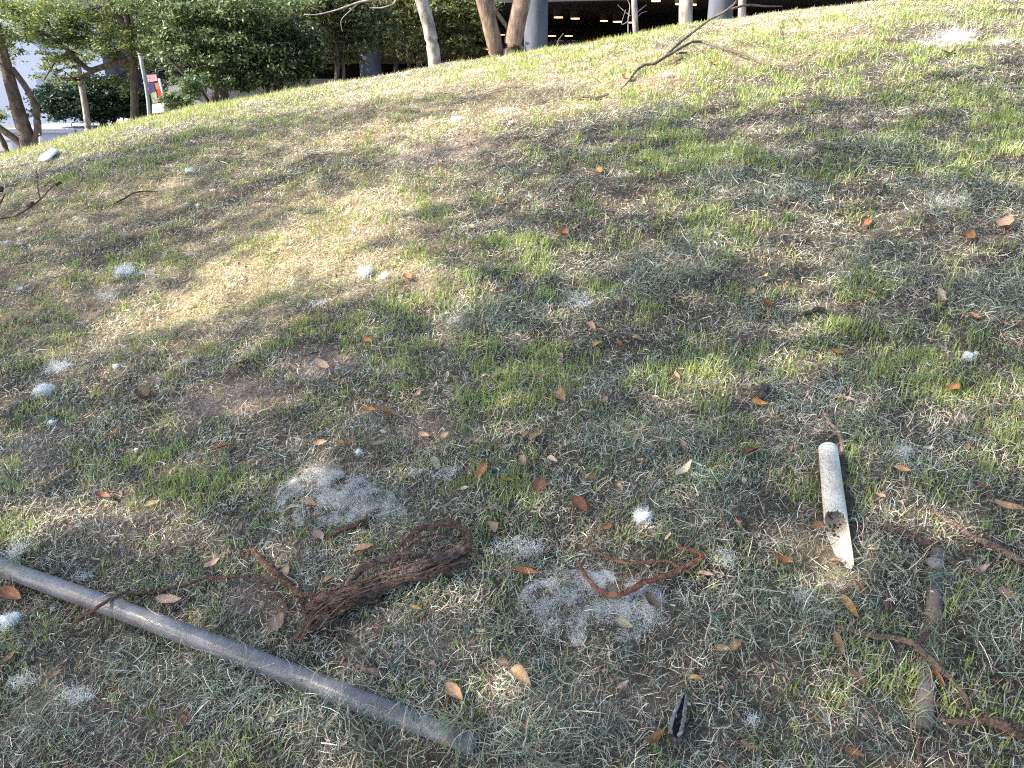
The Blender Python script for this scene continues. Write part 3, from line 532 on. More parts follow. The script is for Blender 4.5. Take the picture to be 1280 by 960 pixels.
T_ = [(237, 215, 13, 0, 'white cotton puff high on the left slope in the shade, brightest there'), (247, 257, 7, 0, 'small round white fluff ball below the bright puff on the left slope'), (266, 238, 6, 0, 'tiny white fluff speck right of and between two larger puffs, upper left'),
      (156, 342, 26, 0, 'large bright cotton wad in the sun at mid left'), (177, 342, 17, 1, 'trailing wisp attached right of the large sunlit cotton wad'), (457, 341, 20, 0, 'sunlit cotton puff, left one of a close pair at upper middle'), (481, 345, 13, 0, 'sunlit cotton puff, smaller right one of a close pair'),
      (570, 150, 13, 0, 'bright white cotton puff on the upper slope in sun, left of the grass mound'), (634, 139, 19, 1, 'frayed white fluff on the upper slope, right of the bright puff'), (638, 154, 8, 0, 'small fluff ball just below the frayed fluff on the upper slope'), (728, 134, 9, 1, 'faint fluff speck under the short dark stick at the top'),
      (835, 93, 11, 0, 'cotton puff in the sun below the long dead branch'), (56, 489, 24, 0, 'oval white cotton wad at the left edge, mid height'), (64, 528, 11, 0, 'compact round white ball of cotton below the oval wad'), (170, 563, 8, 0, 'small white ball of cotton between two orange leaves at left'),
      (145, 458, 9, 0, 'small white ball right above the oval cotton wad'), (25, 287, 9, 0, 'small fluff puff near the left edge under the dark branch'), (3, 303, 12, 1, 'fluff scrap cut off by the left edge'), (106, 275, 8, 1, 'pale fluff fleck below the bent dark twig, left'), (130, 280, 8, 1, 'pale fluff fleck right of its twin below the bent twig'),
      (25, 361, 9, 0, 'tiny white puff at far left below the sunlit wad'), (138, 371, 20, 1, 'thin wisp of fluff below the large sunlit wad'), (1190, 50, 38, 1, 'widest bright wispy cotton spread in sun at upper right'), (1248, 52, 22, 1, 'faint cotton streak at the upper right edge'),
      (1210, 446, 15, 0, 'white cotton puff at the right edge, halfway down'), (1220, 442, 8, 0, 'tiny puff touching the right hand cotton puff'), (1132, 566, 24, 1, 'round nest-like ring of white cotton right of the white tube'), (803, 646, 24, 0, 'fluffy white cotton tuft above the rust red root'), (820, 603, 12, 1, 'faint small cotton tuft between two tan leaves, centre right'),
      (652, 684, 30, 1, 'flat spread of white cotton right of the bark bundle'), (808, 786, 18, 1, 'white fluff wisp under the rust red root'), (944, 899, 17, 1, 'grey white fluff on dark clippings, lower right of centre'), (12, 777, 24, 0, 'white cotton tuft at the left edge below the grey pipe'), (16, 691, 26, 1, 'dirty white fluff piled at the upper end of the grey pipe'),
      (105, 719, 16, 1, 'grey white fluff behind the upper part of the grey pipe'), (449, 565, 11, 0, 'small white puff above the pale lint patch'), (520, 589, 14, 1, 'small fluff bit right of the pale lint patch'), (556, 592, 22, 1, 'sheer fluff web right of the lint patch, beside the cream leaf'), (906, 700, 22, 1, 'sheer fluff web left of the curled orange leaf'),
      (721, 377, 28, 1, 'thin white strip of fluff left of the dark clippings, middle'), (577, 286, 12, 1, 'pale fluff fleck in the upper middle'), (402, 378, 16, 1, 'greyish fluff on bare soil left of centre'), (78, 458, 30, 1, 'stretched wispy fluff above the oval wad at left'), (1182, 252, 26, 1, 'faint fluff streak on dark clippings at upper right'),
      (232, 452, 16, 1, 'grey wisp over clippings left of the bare soil patch'), (1003, 745, 18, 1, 'faint fluff in straw below the curled orange leaf'), (25, 856, 24, 1, 'grey fluff web on clippings at lower left'), (95, 870, 26, 1, 'sheer fluff strands right of the lower left web'), (510, 262, 12, 1, 'thin fluff streak on the shaded middle slope'), (572, 399, 12, 1, 'small wisp beside green tufts in the middle')]
for t in T_:
    px, py, s, wi, lab = t; tuft(px, py, s * (1.0 if not wi else 1.05), lab, wi)
# lint mats
linm = mat('lint', (.46, .455, .44), rough=.95, var=.2, trans=.2, spec=.05)
_n, _l = linm.node_tree.nodes, linm.node_tree.links; _o = [n_ for n_ in _n if n_.type == 'OUTPUT_MATERIAL'][0]; _src = _o.inputs[0].links[0].from_socket
_t = _n.new('ShaderNodeBsdfTransparent'); _m = _n.new('ShaderNodeMixShader'); _tc = _n.new('ShaderNodeTexCoord'); _a = _n.new('ShaderNodeTexNoise'); _a.inputs['Scale'].default_value = 260; _a.inputs['Detail'].default_value = 3; _a.inputs['Distortion'].default_value = 1.5
_b = _n.new('ShaderNodeTexNoise'); _b.inputs['Scale'].default_value = 22; _ad = _n.new('ShaderNodeMath'); _ad.operation = 'ADD'; _r = _n.new('ShaderNodeMapRange'); _r.inputs[1].default_value = .95; _r.inputs[2].default_value = 1.15
_l.new(_tc.outputs['Object'], _a.inputs[0]); _l.new(_tc.outputs['Object'], _b.inputs[0]); _l.new(_a.outputs[0], _ad.inputs[0]); _l.new(_b.outputs[0], _ad.inputs[1]); _l.new(_ad.outputs[0], _r.inputs[0]); _l.new(_r.outputs[0], _m.inputs[0]); _l.new(_t.outputs[0], _m.inputs[1]); _l.new(_src, _m.inputs[2]); _l.new(_m.outputs[0], _o.inputs[0])
def lint(cx, cy, rx, ry, N, label, hgt=.02, holes=.45, seed=0, fold=False):
    c = at(cx, cy); g = np.random.default_rng(seed); u = g.normal(0, .5, (N * 3, 2)); pts = []
    px = cx + u[:, 0] * rx; py = cy + u[:, 1] * ry; ok = (u ** 2).sum(1) < 1.1; px, py = px[ok], py[ok]
    c0 = [at(cx - rx, cy), at(cx + rx, cy), at(cx, cy - ry), at(cx, cy + ry)]; ex = (c0[1] - c0[0]) / 2; ey = (c0[2] - c0[3]) / 2; u = u[ok]
    W_ = c + u[:, :1] * ex + (-u[:, 1:]) * ey
    nn = fbm(W_[:, 0] * 14, W_[:, 1] * 14, seed + 3); k = nn > holes * (.85 + .6 * (u ** 2).sum(1)); W_ = W_[k][:N]; u = u[k][:N]; n = len(W_)
    z = H(W_[:, 0], W_[:, 1]) + .012 + hgt * np.clip(1 - (u ** 2).sum(1), 0, 1) + .010 * fbm(W_[:, 0] * 30, W_[:, 1] * 30, seed)
    Vv, Ff, cc = ribbons(np.stack([W_[:, 0], W_[:, 1], z], -1), g.uniform(.012, .045, n), g.uniform(.0005, .0010, n), g.uniform(0, 6.28, n), g.normal(0, .06, n), g.normal(0, .05, n), g.normal(0, .4, n), np.full((n, 3), .6), S=4)
    gx2, gy2 = np.meshgrid(np.linspace(-1.05, 1.05, 60), np.linspace(-1.05, 1.05, 60)); q2 = c + gx2[..., None] * ex - gy2[..., None] * ey; rr2 = gx2 ** 2 + gy2 ** 2
    edge = 1 + .5 * (fbm(gx2 * 2.5, gy2 * 2.5, seed + 8) - .5); z2 = H(q2[..., 0], q2[..., 1]) + .008 + hgt * np.clip(1 - rr2, 0, 1) + .008 * (fbm(q2[..., 0] * 22, q2[..., 1] * 22, seed + 2) - .4) - .03 * sstep(.7, 1.1, np.sqrt(rr2) / edge)
    Vsh = np.stack([q2[..., 0], q2[..., 1], z2], -1).reshape(-1, 3); i = np.arange(59)[:, None] * 60; j = np.arange(59)[None]; fs = np.stack([i + j, i + j + 1, i + 61 + j, i + 60 + j], -1).reshape(-1, 4)
    fs = fs[(rr2 / edge ** 2).ravel()[fs].max(1) < 1.0]
    Fl = [Ff, fs + len(Vv)]; Vv = np.vstack([Vv, Vsh]); cc = np.vstack([cc, np.full((len(Vsh), 3), .6)])
    o = mk('lint_mat', Vv, Fl, linm, cc, origin=c); return tag(o, label, 'lint')
lint(402, 622, 80, 44, 2200, 'whitish web of lint draped over a low mound above the bark bundle', .012, .45, 1)
lint(455, 632, 60, 24, 700, 'thin greenish grey lint veil right of the whitish web', .008, .5, 2)
lint(742, 755, 104, 54, 1600, 'wide pale lint patch spread below the rust red root', .003, .48, 3)
# rim fold of the first mat
ac = Acc()
for pts in ([(350, 630), (356, 617), (372, 602), (397, 592), (425, 595), (447, 602)], [(392, 664), (410, 655), (424, 644), (432, 630), (450, 618), (458, 622)]):
    strand_bundle(ac, spline(path(pts, .03), 50), .007, 16, (.55, .55, .53), cvar=.08, seed=len(pts), rs=.16)
tag(ac.build('lint_fold', linm, origin=at(400, 618)), 'rolled pale lint rims curving round the whitish web', 'lint')

# ---- fallen leaves
OR, TN, PK, CR, BN, YL, DB = (.42, .19, .075), (.43, .26, .15), (.52, .34, .24), (.58, .46, .34), (.27, .115, .06), (.46, .31, .10), (.15, .10, .075)
def leaf(x0, y0, x1, y1, wr, colr, curl, label, back=None, g='fallen leaves on the slope'):
    sc_ = .05 if y0 > 430 else -.10; ex_ = (x1 - x0) * sc_; ey_ = (y1 - y0) * sc_; a = at(x0 - ex_, y0 - ey_, .02); b = at(x1 + ex_, y1 + ey_, .02); wr = wr * 1.0
    mn = 0.013; d = b - a; L = np.linalg.norm(d)
    if L < mn: d = d / (L + 1e-9) * mn; L = mn; b = a + d
    T = d / L; up = np.array([-GX * .5, -GY * .5, 1.]); S = np.cross(T, up); S /= np.linalg.norm(S); N = np.cross(S, T)
    n, m = 13, 7; u = np.linspace(0, 1, n); v = np.linspace(-1, 1, m); rs = np.random.default_rng(int(x0 * 7 + y0)); roll = rs.uniform(-.5, .5); S2 = S * math.cos(roll) + N * math.sin(roll); N2 = -S * math.sin(roll) + N * math.cos(roll)
    if N2 @ (CAM - a) < 0: N2 = -N2
    w = wr * L * .5 * np.sin(np.pi * u ** .85) ** .75 * (1 - .25 * u)
    cv = curl * (1 if rs.uniform() > .3 else -.6)
    ang = v[None] * (.35 + abs(curl) * 1.5) + 0 * u[:, None]          # cup across
    k = abs(curl) * 1.5 + .35
    X_ = w[:, None] * np.sin(ang) / k * (1 + .05 * np.sin(u * 25 + x0))[:, None]; Z_ = w[:, None] * (1 - np.cos(ang)) / k + .06 * w[:, None] * np.abs(v[None])
    lift = cv * L * .35 * (np.cos((u - .5) * np.pi * 1.1) * -1 + 1) + .03 * L * np.sin(u * 9 + y0) ; tw = rs.uniform(-.5, .5) * (u - .5)
    Z_ = Z_ + lift[:, None] + tw[:, None] * X_
    V = a + (u * L)[:, None, None] * T + X_[..., None] * S2 + Z_[..., None] * N2
    V = V.reshape(-1, 3); gmin = (V[:, 2] - H(V[:, 0], V[:, 1])).min(); V[:, 2] += max(0, .015 - gmin)
    V0 = V; V2 = V0 - N2 * .0006
    i = np.arange(n - 1)[:, None] * m; j = np.arange(m - 1)[None]; q = np.stack([i + j, i + j + 1, i + m + 1 + j, i + m + j], -1).reshape(-1, 4)
    colr = tuple(np.array(colr) * rs.uniform(.75, 1.12) * np.array([1, rs.uniform(.92, 1.12), rs.uniform(.85, 1.08)])); col = np.tile(colr, (n * m, 1)) * (.8 + .45 * fbm(np.repeat(u * 4 + x0, m), np.tile(v * 2, n), 4)[:, None]); 
    vein = (np.tile(np.abs(v), n) < .1); col[vein] = col[vein] * 1.18 + .02
    edge = (np.tile(np.abs(v), n) > .9); col[edge] *= .8
    if back is not None: col[np.tile(v, n) > .15] = np.array(back) * (.85 + .3 * rs.uniform())
    ac = Acc(); ac.V = [V0, V2]; ac.C = [col, col * .85]; ac.F = [q, q[:, ::-1] + n * m]; ac.n = 2 * n * m
    pe = a - T * L * rs.uniform(.12, .3); pe[2] = max(pe[2], H(pe[0], pe[1]) + .012)
    if L > .03: addtube(ac, spline(np.array([V0[m // 2], (V0[m // 2] + pe) / 2 + N * .002, pe]), 5), .0007, np.array(colr) * .7, .1, ns=4)
    return tag(ac.build('fallen_leaf', leaf_m, origin=a), label, 'leaf', g)
LV = [
 (475, 511, 494, 521, .6, TN, .3, 'broad tan orange leaf on bare soil left of centre'), (456, 511, 470, 513, .5, OR, .2, 'small orange leaf just left of the broad tan one on bare soil'), (393, 555, 409, 552, .55, TN, .3, 'tan leaf above the whitish lint web, leftmost of its row'),
 (421, 551, 430, 557, .6, OR, .4, 'small rusty leaf in the row above the lint web'), (434, 556, 444, 547, .4, OR, .3, 'narrow bright orange leaf tilted up above the lint web'), (465, 557, 482, 551, .4, PK, .3, 'pinkish narrow leaf right of the orange ones above the lint web'),
 (517, 497, 527, 490, .7, PK, .4, 'pale pink crumpled leaf, lower left of a pair above centre'), (541, 489, 547, 479, .6, CR, .4, 'pale cream leaf standing upright, right of a pair above centre'), (551, 549, 561, 541, .8, PK, .4, 'small triangular salmon leaf left of centre'), (524, 543, 536, 547, .6, PK, .4, 'pink leaf pair end beside the salmon triangular leaf'),
 (582, 553, 596, 546, .5, PK, .5, 'curled pale leaf among dark clippings right of the salmon leaf'), (541, 574, 545, 588, .6, CR, .3, 'upright cream oval leaf right of the lint veil'), (597, 598, 609, 577, .45, OR, .4, 'bright orange leaf standing in a green tuft at the centre'), (576, 611, 586, 609, .7, CR, .2, 'small square cream leaf bit below the cream oval leaf'),
 (612, 651, 619, 664, .9, PK, .2, 'pinkish cream oval leaf right of the bark bundle'), (376, 624, 393, 630, .55, TN, .2, 'tan leaf lying on the whitish lint web, upper one'), (355, 638, 375, 631, .45, CR, .2, 'pale narrow leaf on the left edge of the lint web'), (390, 648, 403, 642, .6, TN, .3, 'small leaf at the lower edge of the lint web'),
 (394, 667, 403, 676, .8, PK, .3, 'pink leaf at the end of the twisted bark strip'), (441, 691, 466, 681, .75, TN, .25, 'big squarish brown leaf with midrib above the bark bundle'), (540, 673, 548, 664, .6, PK, .4, 'pink leaf bit caught in the fibre loop of the bundle'), (349, 723, 361, 709, .7, PK, .3, 'dusty pink leaf leaning on the looped root'),
 (694, 489, 705, 502, .6, TN, .4, 'salmon orange leaf bent over, at the middle of the photo'), (722, 514, 741, 514, .5, CR, .4, 'pale orange leaf lying level right of the salmon orange leaf'), (651, 549, 667, 537, .5, TN, .3, 'pale brown leaf, left of a crossed pair at centre'), (662, 551, 679, 538, .45, TN, .3, 'pale brown leaf, right of a crossed pair at centre'),
 (619, 555, 627, 551, .8, BN, .4, 'small dull brown leaf left of the crossed pair'), (626, 562, 639, 556, .5, CR, .4, 'yellowish cream leaf bit below the dull brown leaf'), (651, 571, 655, 584, .55, PK, .3, 'upright pinkish brown leaf below the crossed pair'), (625, 597, 640, 603, .8, YL, .3, 'yellow tan leaf in grass right of the bright orange leaf'),
 (684, 570, 696, 576, .4, CR, .3, 'thin pale leaf sliver right of the upright pinkish leaf'), (671, 617, 678, 598, .8, BN, .25, 'large rust brown oval leaf right of the yellow tan leaf'), (717, 625, 733, 641, .85, BN, .5, 'large rust brown folded leaf with a notch, centre'), (846, 597, 865, 579, .42, CR, .35, 'cream yellow pointed leaf right of centre'),
 (851, 552, 859, 562, .6, PK, .3, 'small dusty pink leaf above the cream yellow pointed leaf'), (903, 566, 919, 562, .6, TN, .4, 'brown leaf lying left of the dark red crumpled leaf'), (755, 660, 765, 654, .8, BN, .3, 'small amber brown leaf left of the fluffy cotton tuft'), (832, 676, 839, 666, .5, CR, .3, 'tiny cream leaf right of the fluffy cotton tuft'),
 (645, 712, 672, 718, .4, OR, .4, 'curled yellow orange leaf below the flat cotton spread'), (872, 716, 893, 719, .5, PK, .2, 'pinkish tan leaf at the right end of the rust red root'), (772, 604, 778, 613, .5, PK, .3, 'tiny pink leaf speck left of the faint cotton tuft'), (810, 516, 818, 521, .7, PK, .3, 'tiny pink leaf in the shade above centre right'),
 (970, 699, 990, 705, .8, OR, .6, 'curled bright orange leaf left of the white tube tip'), (1014, 657, 1036, 662, .75, BN, .5, 'curled brown leaf touching the broken end of the white tube'), (930, 569, 950, 561, .75, BN, .4, 'dark red crumpled leaf left of the white tube'), (1220, 608, 1241, 610, .6, BN, .4, 'red brown leaf near the right edge above the long tan leaf'),
 (1243, 631, 1288, 641, .4, TN, .35, 'long pinkish tan leaf cut by the right edge'), (1036, 702, 1055, 701, .6, PK, .3, 'tan leaf lying right under the white tube tip'), (1105, 535, 1117, 540, .7, PK, .4, 'pale pink curled leaf above the round cotton ring'), (1185, 490, 1197, 482, .7, OR, .3, 'light orange leaf at right, above the long grass'),
 (1118, 584, 1138, 589, .5, TN, .3, 'dull tan leaf just below the round cotton ring'), (1218, 717, 1234, 708, .5, PK, .6, 'curved pale leaf above the pale orange one at lower right'), (4, 738, 27, 750, .5, BN, .3, 'brown leaf below the upper end of the grey pipe'), (0, 835, 22, 816, .65, TN, .35, 'large tan leaf with stem at the left edge, lower'),
 (58, 849, 78, 837, .35, TN, .3, 'narrow tan leaf in clippings at lower left'), (198, 751, 228, 752, .5, PK, .45, 'crinkled pink leaf under the thin root behind the pipe'), (257, 710, 276, 699, .55, PK, .3, 'pale tan leaf above the thin root at left'), (339, 790, 353, 768, .75, PK, .35, 'pink crinkled leaf leaning on the short curved root'),
 (398, 731, 418, 720, .45, TN, .3, 'tan orange leaf left of the bark bundle'), (639, 835, 662, 856, .6, TN, .45, 'large orange brown leaf on edge below centre'), (622, 826, 637, 830, .7, DB, .2, 'dusky brown leaf just left of the large orange brown leaf'), (559, 857, 578, 876, .55, TN, .3, 'light tan folded leaf right of the grey pipe, lower middle'),
 (638, 901, 659, 914, .5, TN, .4, 'pinkish tan leaf right of the buried pipe end'), (771, 778, 790, 787, .8, CR, .45, 'cream bleached leaf on a grass stub below the lint patch'), (896, 810, 912, 812, .7, TN, .3, 'left half of a two lobed tan leaf, right of the lint patch'), (912, 813, 928, 799, .6, TN, .5, 'upturned right half of the two lobed tan leaf'),
 (806, 932, 828, 914, .45, OR, .7, 'crescent curled orange leaf left of the black seed pod'), (925, 930, 948, 939, .5, TN, .35, 'tan leaf lying right of the black seed pod near the bottom'), (862, 846, 879, 849, .5, TN, .6, 'bean shaped pinkish rolled leaf above the black seed pod'), (761, 871, 775, 860, .5, DB, .2, 'dull brown leaf left of the rolled bean shaped leaf'),
 (772, 860, 785, 851, .4, PK, .2, 'pinkish leaf bit overlapping the dull brown leaf'), (808, 748, 825, 763, .6, DB, .7, 'dark brown shrivelled leaf below the rust red root'), (1067, 727, 1084, 744, .35, OR, .4, 'narrow orange leaf right of the tube tip, upper'), (1053, 746, 1073, 774, .35, OR, .3, 'longer orange tan leaf slanting below the narrow orange one'),
 (1045, 794, 1053, 820, .45, TN, .55, 'curled orange and tan leaf at the left end of the flat root strip', OR), (1065, 839, 1083, 859, .5, TN, .25, 'dull tan leaf in green blades at lower right'), (1160, 829, 1181, 856, .35, OR, .4, 'narrow orange brown leaf across the conduit roots'), (1248, 738, 1270, 750, .75, TN, .3, 'pale orange wedge shaped leaf near the right edge'),
 (1056, 938, 1077, 944, .7, BN, .3, 'rust brown leaf near the bottom right of the seed pod'), (1155, 765, 1172, 780, .6, TN, .2, 'tan leaf stuck on top of the half buried conduit'), (1252, 276, 1264, 288, .7, PK, .3, 'pinkish rounded leaf near the upper right edge'), (1206, 303, 1216, 287, .6, OR, .3, 'orange brown upright leaf left of the pinkish rounded leaf'),
 (1177, 312, 1188, 316, .6, TN, .3, 'pale tan leaf lower left of the orange brown upright leaf'), (1077, 284, 1088, 270, .6, BN, .3, 'red brown leaf standing above the pale shadowed leaf'), (1095, 224, 1104, 234, .5, OR, .3, 'small orange leaf at upper right in dark clippings'), (1110, 296, 1131, 294, .4, PK, .4, 'pale leaf casting a dark shadow on clippings, upper right'),
 (948, 351, 962, 343, .6, PK, .4, 'pale pinkish curled leaf above the big red brown leaf'), (948, 375, 969, 390, .75, BN, .5, 'big red brown jagged leaf on the right slope'), (1169, 363, 1183, 384, .5, CR, .6, 'big pale curled leaf on the right slope'), (1211, 393, 1227, 400, .75, OR, .5, 'orange brown cupped leaf left of the dark clippings at right edge'),
 (1038, 439, 1057, 445, .6, BN, .3, 'rusty leaf below the blackened husk'), (1081, 363, 1098, 367, .6, TN, .3, 'tan leaf above and right of the blackened husk'), (936, 369, 943, 361, .7, TN, .3, 'small brown leaf left of the big red brown leaf'), (973, 254, 985, 247, .5, YL, .4, 'yellow orange leaf in dark clippings, upper right of centre'),
 (932, 279, 941, 272, .6, DB, .3, 'small dark leaf at the lower left of the yellow orange leaf'), (1012, 370, 1026, 366, .5, TN, .3, 'faint tan leaf directly above the blackened husk'), (940, 502, 959, 506, .6, OR, .3, 'orange leaf piece under the dark wood chunk'), (698, 297, 708, 286, .8, OR, .4, 'vivid orange leaf right of the upper middle'),
 (623, 254, 631, 249, .7, OR, .3, 'small orange leaf on the upper middle slope'), (585, 281, 592, 288, .6, CR, .3, 'small cream leaf beside a fluff fleck, upper middle'), (683, 385, 694, 380, .7, PK, .4, 'pink leaf left of the thin fluff strip'), (728, 401, 746, 413, .6, TN, .3, 'salmon tan leaf below the thin fluff strip'),
 (788, 419, 804, 424, .55, TN, .4, 'orange tan leaf, right of a red brown bit'), (770, 426, 780, 434, .6, BN, .4, 'red brown bit left of the orange tan leaf'), (741, 431, 753, 426, .5, YL, .4, 'amber yellow leaf below the salmon tan leaf'), (651, 441, 662, 438, .6, CR, .3, 'small cream yellow leaf in green blades, mid photo'),
 (715, 478, 728, 473, .6, PK, .3, 'pink tan leaf above the level pale orange leaf'), (506, 343, 514, 351, .6, OR, .3, 'small orange leaf right of the sunlit cotton pair'), (453, 423, 467, 429, .5, OR, .3, 'orange brown leaf right of the bare soil patch'), (424, 482, 436, 478, .6, OR, .3, 'orange leaf below the bare soil patch'),
 (671, 472, 683, 469, .5, TN, .4, 'small tan leaf left of the pink tan leaf at mid photo'), (747, 211, 752, 218, .6, OR, .3, 'tiny orange leaf on the upper slope right of middle'), (133, 547, 149, 537, .55, OR, .3, 'orange and white two toned leaf at left', CR), (267, 564, 289, 554, .5, OR, .35, 'bright orange leaf above a green tuft at left'),
 (0, 535, 18, 532, .5, BN, .3, 'brown leaf cut by the left edge'), (772, 157, 779, 152, .7, OR, .3, 'orange leaf on the upper slope below the level stick'), (781, 95, 788, 101, .7, OR, .3, 'orange leaf beside the low end of the long dead branch'), (888, 82, 897, 78, .8, OR, .3, 'orange leaf in the sun below the dead branch fork'),
 (1174, 69, 1194, 61, .35, TN, .3, 'flat reddish tan leaf lying in the widest cotton spread'), (1097, 126, 1104, 121, .6, TN, .3, 'tan leaf at the shadow edge, upper right'), (1253, 133, 1262, 131, .7, YL, .4, 'small amber leaf near the upper right edge'), (1208, 193, 1219, 196, .6, BN, .4, 'dark red leaf at far upper right'),
 (378, 379, 386, 377, .7, OR, .3, 'small orange leaf left of the grey fluff on bare soil'), (396, 455, 412, 463, .6, PK, .5, 'pale pink leaf on the bare soil patch'), (388, 444, 400, 440, .5, DB, .5, 'dark curled leaf on the bare soil patch'), (1110, 297, 1116, 300, .5, DB, .2, 'tiny dark leaf tip under the pale shadowed leaf'),
 (300, 455, 310, 450, .6, BN, .4, 'brown leaf scrap in grass left of the bare soil'), (178, 490, 190, 500, .6, DB, .5, 'dark brown crumpled leaf in a green tuft at left'), (122, 618, 138, 624, .5, BN, .4, 'red brown leaf lying above the bare ground at lower left'), (182, 632, 200, 626, .45, PK, .3, 'thin pink leaf on the bare ground at lower left')]
for t in LV: leaf(*t[:8], back=t[8] if len(t) > 8 else None)
BITS = [(560, 600), (598, 552), (520, 560), (478, 540), (436, 600), (700, 560), (740, 596), (668, 640), (800, 576), (756, 500), (640, 500), (604, 470), (700, 445), (846, 470), (880, 640), (930, 600), (1000, 640), (988, 560), (1080, 470), (1130, 430), (1180, 460), (1240, 450), (1210, 560), (1160, 560), (1100, 620), (520, 760), (470, 790), (600, 790), (540, 830), (700, 860), (720, 900), (860, 880), (900, 860), (980, 850), (1020, 900), (1100, 900), (960, 940), (300, 660), (240, 640), (120, 700), (160, 800), (100, 830), (230, 900), (340, 900), (430, 930), (560, 930), (320, 520), (360, 500), (250, 530), (60, 600), (420, 470), (560, 470), (640, 380), (820, 400), (900, 430), (1000, 300), (1040, 250), (1150, 220), (920, 210), (860, 300), (760, 300), (480, 300), (300, 330), (700, 230), (1230, 330)]
for q_, (bx_, by_) in enumerate(BITS):
    a_ = rng.uniform(0, 6.28); s_ = rng.uniform(4, 7) * (1 if by_ > 430 else .6); c_ = [PK, TN, BN, CR][q_ % 4]; o = leaf(bx_ - s_ * math.cos(a_), by_ - s_ * .7 * math.sin(a_), bx_ + s_ * math.cos(a_), by_ + s_ * .7 * math.sin(a_), rng.uniform(.35, .8), c_, rng.uniform(.2, .6), 'small crumpled dead leaf bit half sunk in the clippings', None, 'small crumpled leaf bits all over the slope')
# white paper scrap at the shadow edge on the left ridge
q = [at(47, 200, .02), at(60, 199, .03), at(73, 187, .04), at(64, 185, .05), at(52, 193, .06)]
V = np.array(q); V = np.vstack([V, V - [0, 0, .012]]); tag(mk('paper_scrap', V, [np.array([[0, 1, 4], [1, 2, 3], [1, 3, 4], [5, 9, 6], [6, 8, 7], [6, 9, 8]]), np.array([[i, i + 5, (i + 1) % 5 + 5, (i + 1) % 5] for i in range(5)])], mat('white_paper', (.75, .75, .75), rough=.6, var=.15), origin=q[0]), 'crumpled white paper scrap at the shadow edge on the left ridge', 'paper')

# ================================================================ BACKGROUND
def lm_(name, var=.25): return mat(name, rough=.5, var=var, scale=3, trans=.35, spec=.3, attr=True)
fol = lm_('foliage'); tbark = mat('tree_bark', rough=.9, var=.6, scale=16, bump=.8, bscale=40, attr=True, stretch=(1, 1, .35))
def leafquads(Pc, size, tones, rs, flat=.6):
    N = len(Pc); az = rs.uniform(0, 6.283, N); el = rs.normal(0, flat, N); s = size * rs.uniform(.6, 1.35, N); ro = rs.normal(0, .7, N)
    T = np.stack([np.cos(el) * np.cos(az), np.cos(el) * np.sin(az), np.sin(el)], -1); S = np.stack([-np.sin(az), np.cos(az), np.zeros(N)], -1); U = np.cross(T, S); S = S * np.cos(ro)[:, None] + U * np.sin(ro)[:, None]
    s = s[:, None]; V = np.stack([Pc - T * s * .5, Pc + S * s * .22, Pc + T * s * .5, Pc - S * s * .22], 1).reshape(-1, 3); F_ = np.arange(N * 4).reshape(N, 4)
    tn = np.asarray(tones); c = tn[rs.integers(0, len(tn), N)] * rs.uniform(.7, 1.3, (N, 1)); return V, F_, np.repeat(c, 4, axis=0)
def crown(name, parent, blobs, n, size, tones, seed, K=60, sg=.18, flat=.6, skip=None):
    rs = np.random.default_rng(seed); vol = np.array([b[1] ** 2 * b[2] for b in blobs]) if len(np.shape(blobs[0][1])) == 0 else None
    wts = vol / vol.sum(); Pn = []
    for (c, rx, rz), w_ in zip(blobs, wts):
        k = max(6, int(K * w_ * 1.2)); u = rs.normal(size=(k, 3)); u /= np.linalg.norm(u, axis=1)[:, None]; cc = np.array(c) + u * rs.uniform(.15, 1, (k, 1)) ** .45 * np.array([rx, rx, rz])
        m = int(n * w_); q = rs.integers(0, k, m); Pn.append(cc[q] + rs.normal(0, 1, (m, 3)) * sg * np.array([rx, rx, rz * .8]) * rs.uniform(.5, 1.2, (k, 1))[q])
    Pn = np.vstack(Pn)
    if skip is not None: Pn = Pn[skip(Pn)]
    V, F_, c = leafquads(Pn, size, tones, rs, flat); return mk(name, V, F_, fol, c, parent=parent, smooth=False, origin=np.array(parent.location))
def limbs(name, parent, paths, col=(.14, .11, .09), ns=12, one=True):
    ac = Acc()
    for C, r in paths:
        C = spline(np.array(C), 10 * len(C)); addtube(ac, C, np.interp(np.linspace(0, 1, len(C)), np.linspace(0, 1, len(np.atleast_1d(r))), np.atleast_1d(r)), col, .18, ns=ns, rough=.05, seed=len(C))
    return ac.build(name, tbark, parent, origin=np.array(parent.location))
def ground_pt(px, D):
    x = (px - 640) / F * D * 1.0; x *= (cp + 0)  # rough, refined below
    for _ in range(6):
        z = float(H(np.array([x]), np.array([D]))[0]); Z_ = D * cp - (z - 1.5) * sp; x = (px - 640) / F * Z_
    return np.array([x, D, z - .05])
def twigs(c, r, n, rs, rad=.012):
    out = []
    for _ in range(n):
        d = rs.normal(size=3); d /= np.linalg.norm(d); e = np.array(c) + d * r * np.array([1, 1, .8]); m_ = (np.array(c) + e) / 2 + rs.normal(0, .12, 3) * r; out.append(([np.array(c), m_, e], [rad * 2, rad, rad * .4]))
    return out
rs = np.random.default_rng(5)
YG = [(.14, .20, .035), (.24, .27, .06), (.10, .15, .04), (.33, .32, .09), (.07, .11, .035)]
MG = [(.07, .115, .05), (.11, .17, .065), (.17, .23, .095), (.04, .07, .03)]
OG = [(.08, .10, .045), (.13, .16, .065), (.24, .26, .11), (.05, .065, .035)]
DG = [(.02, .045, .025), (.03, .06, .035), (.012, .03, .018)]
PG = [(.12, .17, .08), (.17, .22, .11), (.08, .12, .05), (.2, .25, .09)]
TR = []
